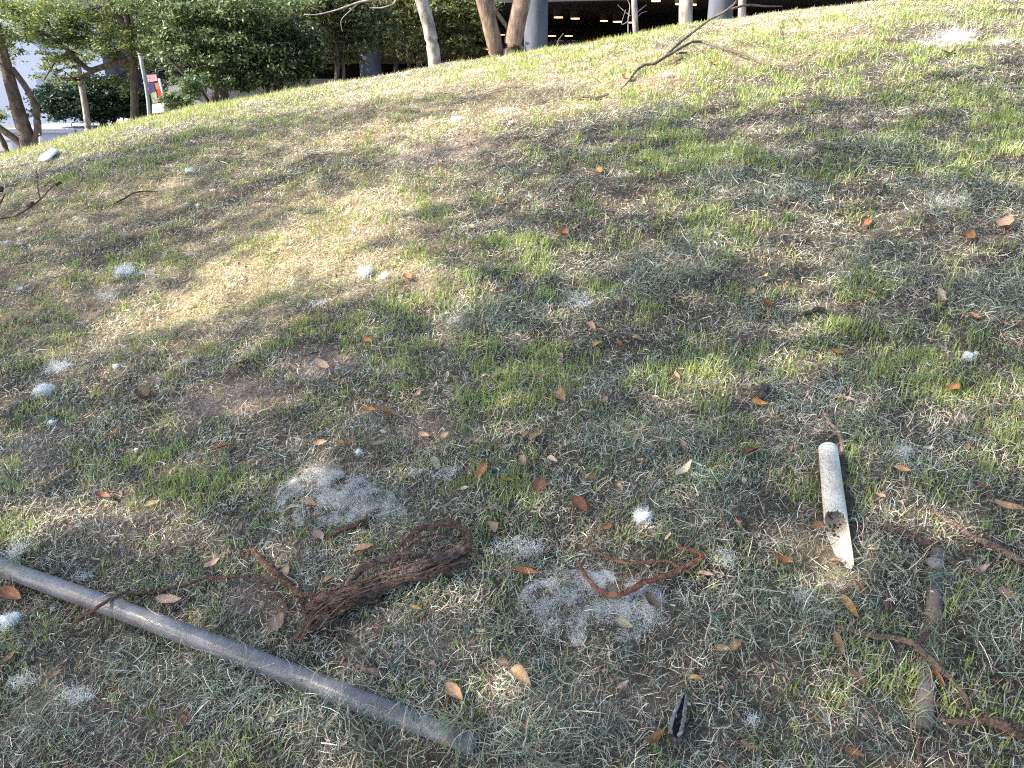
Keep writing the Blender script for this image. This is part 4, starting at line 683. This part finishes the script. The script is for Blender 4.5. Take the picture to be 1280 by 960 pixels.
def tree(name, label, cat, px, D, tp, blobs, n, size, tones, seed, tcol=(.14, .11, .09), K=60, sg=.2, group='trees behind the ridge', extra=0, flat=.6):
    """tp: trunk/limb paths in photo pixels at distance D (list of (points, radii)); blobs: (px,py,dD,r_px,rz_px)"""
    b = ground_pt(px, D); root = empty(name, b, label, cat, group); paths = []
    for q, (pts, r) in enumerate(tp):
        C = [P(p[0], p[1], D + (p[2] if len(p) > 2 else 0)) for p in pts]
        if q == 0 or (len(pts[0]) > 3):
            g0 = ground_pt(pts[0][0], D + (pts[0][2] if len(pts[0]) > 2 else 0)); C = [g0] + [c_ for c_ in C if c_[2] > g0[2] + .2]
        paths.append((C, r))
    bl = []
    for (cx, cy, dd, rx, rz) in blobs:
        c = P(cx, cy, D + dd); k = (D + dd) / F; bl.append((c, rx * k, rz * k))
        if extra: paths += twigs(c, rx * k * .9, extra, rs, .008 * D / 14)
    limbs('trunk', root, paths, tcol)
    if n: crown('crown', root, bl, n, size, tones, seed, K, sg, flat)
    return root
tree('leaning_tree', 'leaning multi stemmed tree at the far left edge with yellow green leaves', 'tree', 38, 13, [([(38, 185), (26, 150), (12, 100), (2, 60), (-10, 10)], [.12, .13, .09, .06]), ([(36, 190, 0, 1), (48, 170), (45, 130), (30, 105), (15, 85)], [.075, .07, .055, .04]), ([(32, 184, 0, 1), (14, 170), (-8, 155)], [.065, .06, .05]), ([(10, 190, .5, 1), (4, 175, .5), (-8, 160, .5)], [.06, .05, .04])],
     [(5, 20, 0, 50, 30), (-40, 60, 0, 50, 40), (28, 145, .3, 22, 14), (10, 48, 0, 24, 16), (-20, 120, 0, 26, 30)], 9000, .055, YG, 31, (.10, .075, .06), K=90, sg=.16)
tree('feathery_tree', 'feathery yellow green tree with a big bent limb, upper left', 'tree', 168, 16, [([(168, 140), (168, 100), (166, 70), (160, 30), (150, -20)], [.085, .08, .07, .05]), ([(166, 72), (140, 80), (112, 89), (98, 76), (85, 62), (60, 45), (30, 30)], [.06, .06, .05, .04, .03, .015]), ([(160, 36), (145, 18), (135, -5)], [.06, .05, .04]), ([(112, 88), (125, 86), (100, 96), (75, 98)], [.04, .03, .015]), ([(88, 66), (70, 75), (55, 100)], [.03, .02, .01])],
     [(60, 28, 0, 50, 24), (110, 40, .5, 50, 22), (85, 62, 0, 40, 18), (150, 60, 0, 44, 26), (65, 90, 0, 28, 13), (125, 8, 0, 60, 16), (30, 14, 0, 40, 14), (95, 100, 0, 26, 9), (150, 95, .4, 20, 26), (180, 20, .5, 40, 30)], 30000, .06, YG + PG, 32, (.09, .07, .055), K=240, sg=.14, extra=5, flat=.45)
tree('slim_tree', 'slim pale trunked tree in front of the dark round bush', 'tree', 110, 19, [([(110, 157), (106, 130), (101, 103), (97, 80)], [.085, .08, .07, .06])], [(95, 72, 0, 18, 10)], 600, .07, YG, 33, (.26, .22, .2))
tree('round_bush', 'dense dark green round bush with bare lower stems, far left', 'bush', 125, 26, [([(128, 152), (118, 140), (105, 130)], [.09, .08, .06]), ([(131, 150, 0, 1), (136, 140), (140, 125)], [.08, .07, .05]), ([(142, 150, 0, 1), (148, 140), (150, 125)], [.08, .07, .05]), ([(122, 150), (112, 146), (120, 135)], [.05, .04, .03])],
     [(85, 128, 0, 34, 22), (120, 122, 0, 42, 24), (65, 125, 0, 20, 16), (155, 125, 0, 30, 22)], 22000, .12, DG, 34, (.03, .03, .03), K=170, sg=.2)
tree('bushy_tree', 'bright mid green bushy tree left of the pale slanting trunk', 'tree', 268, 15, [([(266, 128), (275, 100), (285, 70), (300, 20)], [.10, .08, .06, .04]), ([(262, 128, 0, 1), (250, 112), (232, 95), (212, 75), (205, 60)], [.05, .045, .035, .02]), ([(270, 120), (290, 95), (312, 70)], [.06, .05, .03]), ([(255, 120), (240, 80), (238, 40)], [.03, .02, .01])],
     [(270, 40, 0, 62, 36), (320, 35, 0, 48, 34), (245, 15, 0, 48, 28), (285, 85, 0, 44, 26), (330, 75, 0, 40, 26), (330, 5, 0, 60, 22), (240, 95, .5, 26, 16), (210, 35, .5, 34, 36), (195, 5, 0, 40, 24), (230, 60, 0, 40, 30)], 25000, .08, MG + PG + [(.22, .28, .13)], 35, (.07, .06, .05), K=300, sg=.13, extra=4)
tree('low_shrub', 'low pale green shrub on the ridge right of the poster board', 'shrub', 222, 12, [([(222, 132), (222, 124)], [.02, .012])], [(222, 126, 0, 17, 11), (238, 112, 1, 13, 16)], 3500, .05, PG, 36, group=None or 'shrubs along the ridge', sg=.25)
tree('dark_shrub', 'dark shaded shrub mass on the ridge between the green tree and grey panel', 'shrub', 330, 15, [([(345, 105), (350, 75), (360, 40)], [.07, .06, .04]), ([(335, 105, 0, 1), (320, 80), (305, 60)], [.05, .04, .03])], [(340, 75, 0, 46, 28), (310, 95, 0, 30, 18), (372, 60, 0, 30, 30)], 14000, .085, OG + DG, 37, (.05, .045, .04), K=150, sg=.17, group='shrubs along the ridge')
tree('olive_tree', 'olive green tree with sparse hanging twigs left of the grey round column', 'tree', 420, 17, [([(421, 100), (422, 70), (418, 30), (420, -10)], [.06, .055, .05, .04]), ([(430, 98, 0, 1), (428, 60), (440, 20)], [.05, .04, .03])], [(400, 30, 0, 44, 34), (445, 25, 0, 44, 34), (425, 62, 0, 34, 16), (470, 45, 0, 32, 22), (395, 5, 0, 60, 20), (440, 0, 0, 60, 20)], 15000, .095, OG + [(.1, .11, .06)], 38, (.08, .07, .065), K=220, sg=.16, extra=4)
tree('olive_tree', 'darker olive tree with yellow glints behind the slanting pale trunk', 'tree', 515, 18, [([(523, 80), (524, 50), (530, 10)], [.06, .05, .04]), ([(512, 82, 0, 1), (508, 50), (500, 10)], [.05, .04, .03])], [(515, 30, 0, 42, 36), (570, 38, 0, 36, 26), (500, 62, 0, 22, 14), (590, 15, 0, 34, 26), (540, 5, 0, 60, 20), (575, 60, 0, 26, 10)], 12500, .10, OG + [(.25, .24, .07)], 39, (.06, .05, .045), K=190, sg=.16, extra=3)
tree('backing_tree', 'dark dense tree filling the gap behind the bushy tree and the dark shrubs', 'tree', 350, 20, [([(350, 100), (350, 60), (345, 0)], [.09, .08, .06])], [(300, 40, 0, 60, 50), (370, 30, 0, 60, 44), (240, 80, 0, 40, 34), (330, 80, 0, 50, 26), (200, 60, 1, 30, 40)], 16000, .11, OG + DG, 61, (.05, .045, .04), K=200, sg=.2)
tree('backing_tree', 'shadowy far tree behind the two olive trees, mostly hidden by them', 'tree', 490, 21.5, [([(495, 78), (495, 50), (490, 0)], [.08, .07, .05])], [(440, 20, 0, 50, 34), (500, 15, 0, 60, 34), (570, 15, 0, 50, 34)], 11000, .11, OG + DG, 62, (.05, .045, .04), K=160, sg=.2)
# bare twigs reaching in from above
# ridge trunks with crowns above the frame
def ridge_tree(label, px, D, tp, tcol, cz, seed, name='ridge_tree', n=1500, rr=1.4, bx=None):
    b = ground_pt(px, D); root = empty(name, b, label, 'tree', 'trunks standing just behind the ridge'); paths = []
    for q, (pts, r) in enumerate(tp):
        C = [P(p[0], p[1], D) for p in pts]; 
        if q == 0 or len(pts[0]) > 2:
            g0 = ground_pt(pts[0][0], D); C = [g0] + [c_ for c_ in C if c_[2] > g0[2] + .15]
        if abs(pts[-1][1] + 10) < 6:
            t = C[-1] + np.array([.1 * (C[-1][0] - C[-2][0]) / max(.1, abs(C[-1][2] - C[-2][2])), 0, cz - C[-1][2]]); C.append(t)
        paths.append((C, r))
    limbs('trunk', root, paths, tcol)
    top = paths[0][0][-1]; k = [(np.array([top[0], top[1] + .6, cz + .6]), rr, rr * .6)]
    crown('crown', root, k, n, .08, MG, seed, 60, .2); return root
ridge_tree('pale grey smooth trunk leaning left, left of the reddish double trunk', 544, 11, [([(544, 78), (540, 50), (532, 15), (522, -10)], [.085, .08, .072, .068])], (.25, .23, .22), 5.5, 51)
ridge_tree('brown double trunk forming a V beside the large concrete column', 630, 11.5, [([(622, 68), (617, 50), (609, 15), (600, -10)], [.11, .10, .10, .09]), ([(638, 66, 1), (644, 40), (650, 10), (656, -10)], [.13, .11, .12, .11]), ([(654, 63, 1), (640, 42), (620, 15), (612, -2)], [.035, .03, .025])], (.19, .135, .105), 5.8, 52)
ridge_tree('thinnest whitish sapling trunk with bare side twigs before the dark garage', 797, 10, [([(796, 45), (794, 20), (791, -10)], [.035, .032, .028]), ([(786, 46, 1), (785, 25), (788, 5), (783, -2)], [.008, .007, .004]), ([(788, 20), (778, 12), (772, 6)], [.006, .004, .002]), ([(793, 18), (803, 10), (808, 6)], [.006, .005, .002]), ([(794, 24), (802, 16), (809, 14)], [.005, .004, .002]), ([(785, 27), (776, 32), (782, 12)], [.005, .004, .002])], (.26, .24, .24), 5.5, 53, n=700, rr=.8)
ridge_tree('pale mottled straight trunk left of the right concrete column', 857, 9.6, [([(857, 34), (857, 15), (858, -10)], [.078, .074, .072])], (.29, .26, .235), 6, 54)
ridge_tree('short visible slim trunk right of the right concrete column', 928, 9.4, [([(928, 20), (928, 8), (927, -10)], [.045, .042, .04])], (.28, .24, .23), 5.6, 55, n=700, rr=.8)

# twigs hanging across from the pale trunk
root = empty('hanging_branch', P(470, 4, 12), 'thin bare grey branch drooping left across the foliage at the top', 'branch')
limbs('stem', root, [([P(520, -14, 11.3), P(480, -2, 12), P(450, 2, 12), P(420, 13, 12), P(395, 19, 12), P(380, 18, 12)], [.03, .022, .016, .01, .006])], (.3, .26, .25))
limbs('side_branch', root, [([P(500, -8, 12), P(492, 5, 12), P(478, 10, 12), P(462, 10, 12)], [.014, .012, .009, .005]), ([P(450, 2, 12), P(425, 25, 12), P(428, 40, 12)], [.008, .006, .003])], (.3, .26, .25))

# ---- parking garage
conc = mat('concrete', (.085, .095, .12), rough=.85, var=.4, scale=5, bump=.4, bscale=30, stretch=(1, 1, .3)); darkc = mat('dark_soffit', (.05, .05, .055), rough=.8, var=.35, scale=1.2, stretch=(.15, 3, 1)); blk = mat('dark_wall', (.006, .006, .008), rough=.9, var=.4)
pan = mat('panel_grey', (.13, .13, .155), rough=.7, var=.25, scale=3); brown = mat('brown_soffit', (.14, .11, .095), rough=.8, var=.35, scale=2, stretch=(.2, 3, 1))
G0 = np.array([3, 20, PLAZA]); gar = empty('parking_garage', G0, 'dark open garage under a concrete deck behind the ridge, columns and ceiling lamps', 'building')
CZ = 2.9
def prism(poly, z0, z1):
    n = len(poly); V = np.array([(x, y, z0) for x, y in poly] + [(x, y, z1) for x, y in poly], float); V_ = V
    f = [np.array([list(range(n))[::-1]]), np.array([[n + i for i in range(n)]]), np.array([[i, (i + 1) % n, (i + 1) % n + n, i + n] for i in range(n)])]; return V_, f
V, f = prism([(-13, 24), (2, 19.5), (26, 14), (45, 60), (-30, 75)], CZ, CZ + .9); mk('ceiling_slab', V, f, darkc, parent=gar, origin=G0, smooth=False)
# far wall, runs oblique: near at the right
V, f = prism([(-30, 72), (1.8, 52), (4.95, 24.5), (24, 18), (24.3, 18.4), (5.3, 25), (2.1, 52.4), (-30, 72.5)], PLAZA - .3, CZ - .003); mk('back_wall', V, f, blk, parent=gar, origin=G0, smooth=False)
V, f = prism([(-13, 23.6), (2, 19.1), (26, 13.6), (26, 13.9), (2, 19.4), (-13, 23.9)], CZ - .1, 8); mk('fascia', V, f, mat('fascia_panel', (.03, .032, .04), rough=.6, var=.2), parent=gar, origin=G0, smooth=False)
V, f = prism([(-12.5, 30), (.5, 24), (.6, 24.3), (-12.3, 30.4)], PLAZA - .3, 1.05); mk('side_panel', V, f, pan, parent=gar, origin=G0, smooth=False)
V, f = box((-11.5, 33, 1.5), (.9, 36, 2.2)); mk('brown_beam', V, f, brown, parent=gar, origin=G0, smooth=False)
# two floor-to-ceiling pale blocks seen low behind the twigs
def column(px, D, r, label, top=CZ + .05):
    g = ground_pt(px, D); g[2] = PLAZA; C = np.array([g, [g[0], g[1], top]]); C = np.array([g, g + [0, 0, .1], [g[0], g[1], top - .1], [g[0], g[1], top]])
    V, Fs = tube(C, r, ns=32); o = mk('concrete_column', V, Fs, conc, origin=g); return tag(o, label, 'column', 'round concrete columns of the garage')
def colx(px, D): return (px - 640) / F * (D * cp)
column(668, 17.5, .245, 'thick round grey concrete column right of the brown double trunk')
column(886, 17.0, .245, 'round concrete column between the mottled trunk and the slim trunk')
column(473, 21, .27, 'short visible grey concrete column behind olive foliage, left', CZ)
column(289, 21, .25, 'pale blue grey column half hidden by the bushy green tree', CZ)
# ceiling lamps
lampm = bpy.data.materials.new('lamp_glow'); lampm.use_nodes = True; e = lampm.node_tree.nodes.new('ShaderNodeEmission'); e.inputs[0].default_value = (1, .58, .28, 1); e.inputs[1].default_value = .9
lampm.node_tree.links.new(e.outputs[0], lampm.node_tree.nodes['Material Output'].inputs[0])
canm = mat('lamp_can', (.07, .055, .045), rough=.6, var=.1)
LAMPS = [(698, 21, 1), (719, 22.5, 1), (755, 25.5, .85), (772, 26.5, 1), (690, 44.5, .9), (711, 44.5, .9), (789, 27.5, .8), (820, 0, 1), (850, 4, 1), (865, 5, 1), (627, 43, .7), (611, 61, .7), (585, 62, .6), (388, 81, .5), (400, 82, .5), (458, 81, .5)]
words = ['nearest the large column, in the nearer row', 'second from the large column, nearer row', 'third in the nearer row, middle of the garage', 'fourth in the nearer row, left of the sapling', 'low, just right of the large column, farther row', 'low, second of the farther row', 'seen beside the sapling trunk', 'at the top edge between sapling and mottled trunk', 'touching the mottled trunk on its left', 'touching the mottled trunk on its right', 'between the two stems of the brown double trunk', 'low left of the brown double trunk', 'low, farther left of the brown double trunk', 'far left under the deck, first of three', 'far left under the deck, second of three', 'far left beside the hidden column']
for (px, py, s), wd in zip(LAMPS, words):
    d = ray(px, py); zc = CZ - .18; t = (zc - 1.5) / d[2] if d[2] > .03 else None
    D = min(t * d[1], 46) if t else 30
    c = P(px, py, D); r = 5.0 / F * D * s * 1.0
    root = empty('ceiling_lamp', c, 'warm glowing round ceiling lamp, ' + wd, 'lamp', 'ceiling lamps in the garage')
    V, Fs = tube(np.array([c + [0, 0, -.0], c + [0, 0, .35 * s], c + [0, 0, max(.4, CZ - c[2] + .02)]]), r * 1.15, ns=20); mk('lamp_can', V, Fs, canm, parent=root, origin=c)
    V, Fs = tube(np.array([c + [0, 0, -.03], c + [0, 0, -.015], c + [0, 0, -.002]]), r, ns=20); mk('lamp_lens', V, Fs, lampm, parent=root, origin=c)
# ---- cars under the deck
def car(c, colr, label, yaw=0.0):
    root = empty('parked_car', c, label, 'car', 'cars parked under the deck'); cy_, sy_ = math.cos(yaw), math.sin(yaw)
    def tf(V): V = np.asarray(V, float); return np.stack([c[0] + V[:, 0] * cy_ - V[:, 1] * sy_, c[1] + V[:, 0] * sy_ + V[:, 1] * cy_, c[2] + V[:, 2]], -1)
    prof = [(-2.1, .35), (-2.15, .7), (-2.0, .95), (-1.5, 1.02), (-.9, 1.38), (-.3, 1.48), (.5, 1.45), (1.1, 1.05), (1.9, .9), (2.15, .7), (2.1, .35)]
    V = []; n = len(prof); ws = [.78, .86, .86, .84, .66, .62, .62, .80, .84, .84, .78]
    for s, kk in ((-1, 1.), (-1, .9), (1, .9), (1, 1.)):
        for (yy, zz), w_ in zip(prof, ws): V.append((s * w_ * (1 if kk == 1. else .86), yy, zz + (0 if kk == 1. else .03)))
    Fq = [];
    for a in range(3):
        for i in range(n - 1): Fq.append((a * n + i, a * n + i + 1, (a + 1) * n + i + 1, (a + 1) * n + i))
    paint = mat('car_paint', colr, rough=.3, var=.05, spec=.6); body = mk('body', tf(V), [np.array(Fq), np.array([list(range(n))]), np.array([list(range(3 * n, 4 * n))[::-1]])], paint, parent=root, origin=c)
    gl = mat('car_glass', (.015, .017, .02), rough=.1, spec=.8, var=.1)
    for s in (-1, 1):
        V = [(s * .875, -1.35, 1.0), (s * .875, 1.0, 1.0), (s * .70, .45, 1.36), (s * .70, -.85, 1.36), (s * .83, -1.35, 1.0), (s * .83, 1.0, 1.0), (s * .66, .45, 1.36), (s * .66, -.85, 1.36)]; mk('side_window', tf(V), np.array([(0, 1, 2, 3), (7, 6, 5, 4), (0, 4, 5, 1), (1, 5, 6, 2), (2, 6, 7, 3), (3, 7, 4, 0)]), gl, parent=root, origin=c, smooth=False)
    for s in (-1, 1):
        for yy in (-1.35, 1.35):
            C = np.array([(s * .62, yy, .32), (s * .87, yy, .32)]); C = tf(np.linspace(C[0], C[1], 3)); V, Fs = tube(C, .32, ns=20); mk('wheel', V, Fs, mat('tyre', (.02, .02, .02)), parent=root, origin=c)
    return root
for px, py, colr, lab in ((765, 46, (.5, .035, .025), 'red car whose curved roof just shows over the ridge under the deck'), (714, 51, (.05, .06, .14), 'dark blue car roof barely showing over the ridge beside the column')):
    p_ = P(px, py, 21.5); car(p_ - [0, 0, 1.5], colr, lab, yaw=.1)
V, f = prism([(.8, 21.8), (4.4, 19), (4.75, 24), (2.2, 30), (0.9, 30)], PLAZA, .62); mk('garage_floor', V, f, mat('garage_floor', (.06, .06, .06), var=.2), parent=gar, origin=G0, smooth=False)

# ---- white building, far left
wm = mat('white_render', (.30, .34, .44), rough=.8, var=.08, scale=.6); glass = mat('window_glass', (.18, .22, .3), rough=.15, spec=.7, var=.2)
B0 = np.array([-40, 44, PLAZA]); wb = empty('white_building', B0, 'tall white building with blue tinted windows behind the left trees', 'building')
V, f = box((-75, 44, PLAZA - .2), (-21.5, 60, 24)); mk('wall', V, f, wm, parent=wb, origin=B0, smooth=False)
for k in range(26):
    for lv in range(7):
        x0 = -72 + k * 1.95; z0 = -.4 + lv * 3.2
        if (k % 4 == 3): continue
        V, f = box((x0, 43.93, z0), (x0 + 1.1, 44.02, z0 + 1.5)); o = mk('window', V, f, glass, parent=wb, origin=np.array([x0, 44, z0]), smooth=False)
        if k > 17 and lv < 3:
            V, f = box((x0 - .1, 43.85, z0 - .12), (x0 + 1.2, 44.03, z0 - .003)); s = mk('sill', V, f, wm, parent=None, smooth=False, origin=np.array([x0, 44, z0])); s.parent = o; s.location = (0, 0, 0)
# pale cabin, railing, white car and poster board
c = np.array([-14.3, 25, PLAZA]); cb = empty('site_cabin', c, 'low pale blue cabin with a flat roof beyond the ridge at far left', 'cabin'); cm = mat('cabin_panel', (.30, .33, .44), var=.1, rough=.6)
V, f = box((-15.6, 25, PLAZA), (-13.0, 27.5, -.45)); mk('wall', V, f, cm, parent=cb, origin=c, smooth=False)
V, f = box((-15.7, 24.9, -.447), (-12.9, 27.6, -.37)); mk('roof', V, f, mat('cabin_roof', (.32, .34, .45), var=.1), parent=cb, origin=c, smooth=False)
V, f = box((-15.5, 24.97, -1.0), (-15.15, 25.02, -.6)); mk('window', V, f, glass, parent=cb, origin=c, smooth=False)
rl = empty('railing', (-12, 23.5, PLAZA), 'grey metal railing with broad blue grey posts beyond the ridge', 'railing'); rm = mat('rail_metal', (.16, .18, .25), rough=.5, var=.15)
for xx, ww in ((-12.9, .22), (-12.3, .22), (-11.4, .06), (-10.6, .06), (-9.8, .06)):
    V, f = box((xx, 23.5, PLAZA), (xx + ww, 23.6, -.25)); mk('post', V, f, rm, parent=rl, origin=np.array([xx, 23.5, PLAZA]), smooth=False)
for zz in (-.32, -.62, -.92, -1.2):
    V, f = box((-16, 23.53, zz), (-9.2, 23.57, zz + .07)); mk('rail', V, f, rm, parent=rl, origin=np.array([-12, 23.5, zz]), smooth=False)
cw = P(132, 148, 30); car(np.array([cw[0], 30, cw[2] - 1.5]), (.75, .75, .76), 'white car beneath the dark round bush beyond the ridge', yaw=1.45)['group'] = 'cars beyond the ridge'
# posts and poster
g1 = ground_pt(188, 13); r1 = empty('sign_post', g1, 'tall thin grey metal post left of the colourful poster board', 'post'); V, Fs = tube(spline(np.array([g1, P(186, 125, 13), P(175, 68, 13)]), 12), [.028] * 12, ns=12); mk('pole', V, Fs, mat('post_metal', (.3, .3, .32), rough=.5), parent=r1, origin=g1)
V, Fs = tube(np.array([P(175, 69, 13), P(175, 66.5, 13)]), .034, ns=12); mk('pole_cap', V, Fs, mat('post_cap', (.2, .2, .22)), parent=r1, origin=g1)
g1 = ground_pt(51, 10.2); tag(mk('marker_stake', *[v for v in (lambda t: (t[0], t[1]))(tube(np.array([g1, P(51, 172, 10.2), P(49, 167, 10.2)]), [.022, .022, .018], ns=10))], mat('stake_white', (.75, .75, .73), var=.1), origin=g1), 'short white stake on the ridge at far left', 'stake')
D = 14; pb = empty('poster_board', P(197, 137, D), 'upright poster board in red, white and purple on a white foot', 'sign')
def quad(name, pts, m, dd=0, th=.02):
    F0 = [P(x_, y_, D + dd) for x_, y_ in pts]; n = len(F0); V = np.array(F0 + [p + [0, th, 0] for p in F0]); return mk(name, V, [np.array([list(range(n))]), np.array([[n + i for i in range(n)][::-1]]), np.array([[i, i + n, (i + 1) % n + n, (i + 1) % n] for i in range(n)])], m, parent=pb, origin=np.array(pb.location), smooth=False)
quad('board', [(182, 93), (197, 92), (205, 129), (190, 130)], mat('poster_dark', (.05, .05, .06), var=.3))
quad('printed_panel', [(183, 94), (195, 93), (197, 101), (185, 103)], mat('poster_white', (.6, .5, .5), scale=45, var=.3, col2=(.5, .1, .12)), -.012, .008)
quad('printed_panel', [(185, 104), (192, 103), (194, 115), (187, 116)], mat('poster_purple', (.10, .07, .22), var=.7, scale=50), -.012, .008)
quad('printed_panel', [(196, 112), (201, 111), (204, 127), (199, 128)], mat('poster_red', (.75, .06, .03), var=.2), -.012, .008)
quad('printed_panel', [(193, 104), (198, 103), (200, 111), (195, 112)], mat('poster_orange', (.5, .22, .12), var=.3, scale=50), -.012, .008)
quad('printed_panel', [(188, 117), (195, 114), (198, 128), (191, 129)], mat('poster_green', (.25, .3, .12), var=.5, scale=50, col2=(.5, .5, .4)), -.012, .008)
quad('foot', [(190, 130), (206, 128), (208, 140), (190, 142)], mat('poster_foot', (.7, .7, .72), var=.1), -.01, .1)
V, Fs = tube(np.array([ground_pt(208, D - .1), P(206, 125, D - .1), P(199, 98, D - .1)]), [.022] * 3, ns=10); mk('pole', V, Fs, mat('post_metal_b', (.4, .4, .42), rough=.5), parent=pb, origin=np.array(pb.location))

# ---- unseen trees outside the frame, crowns shaped to dapple the slope
NS = 150000; g = np.random.default_rng(99)
gx_ = g.uniform(-8.5, 8.5, NS); gy_ = g.uniform(-1.5, 9.5, NS); lit = litmask(gx_, gy_)
px, py = proj(gx_, gy_, H(gx_, gy_)); lit = np.clip(lit * 1.05 + .05 * (1 - sstep(450, 600, py)) + .20 * (1 - sstep(160, 420, py)), 0, 1) * (1 - emask(px, py, [(150, 212, 200, 26, -16, .95), (960, 190, 330, 50, 0, .55), (850, 345, 100, 34, -10, .6), (1240, 370, 80, 50, 0, .6), (330, 165, 160, 20, -12, .6), (90, 300, 120, 30, -15, .5)]))

keep = g.uniform(0, 1, NS) < np.clip(-np.log(np.clip(lit * .96 + .035, .02, 1)) / 3.0, 0, 1)  # leaves thinned where sun patches are wanted, traced back along the sun
gx_, gy_ = gx_[keep], gy_[keep]; hh = g.uniform(4.2, 6.8, len(gx_)); t = hh / SDIR[2]
Pc = np.stack([gx_, gy_, H(gx_, gy_)], -1) + SDIR * t[:, None]
print('shade leaves', len(Pc), Pc.min(0), Pc.max(0))
tb = [(-12.5, 4.5), (-9.2, -1.6), (-13.0, 9.6), (-5.2, -1.8)]
tl = ['broad shade tree standing left of the slope, outside the photo', 'shade tree standing left of and behind the viewer', 'far shade tree left of the ridge, outside the photo', 'shade tree close behind the viewer']
own = np.argmin([(Pc[:, 0] - bx) ** 2 + (Pc[:, 1] - by) ** 2 for bx, by in tb], axis=0)
for q, (bx, by) in enumerate(tb):
    z0 = float(H(np.array([bx]), np.array([by]))[0]); root = empty('shade_tree', (bx, by, z0), tl[q], 'tree', 'shade trees outside the frame'); Q = Pc[own == q]
    if len(Q) < 50: continue
    V, F_, c = leafquads(Q, .14, MG, g, .5); mk('crown', V, F_, fol, c, parent=root, smooth=False, origin=np.array(root.location))
    paths = [([(bx, by, z0 - .1), (bx + .1, by, z0 + 2), (bx, by + .1, z0 + 4.2)], [.22, .17, .13])]
    for k_ in range(7):
        e = Q[g.integers(0, len(Q))]; paths.append(([(bx, by, z0 + 3.6 + .1 * k_), ((bx + e[0]) / 2, (by + e[1]) / 2, max(z0 + 4.4, e[2] - .4)), e], [.07, .035, .01]))
    limbs('trunk', root, paths, (.12, .09, .07))
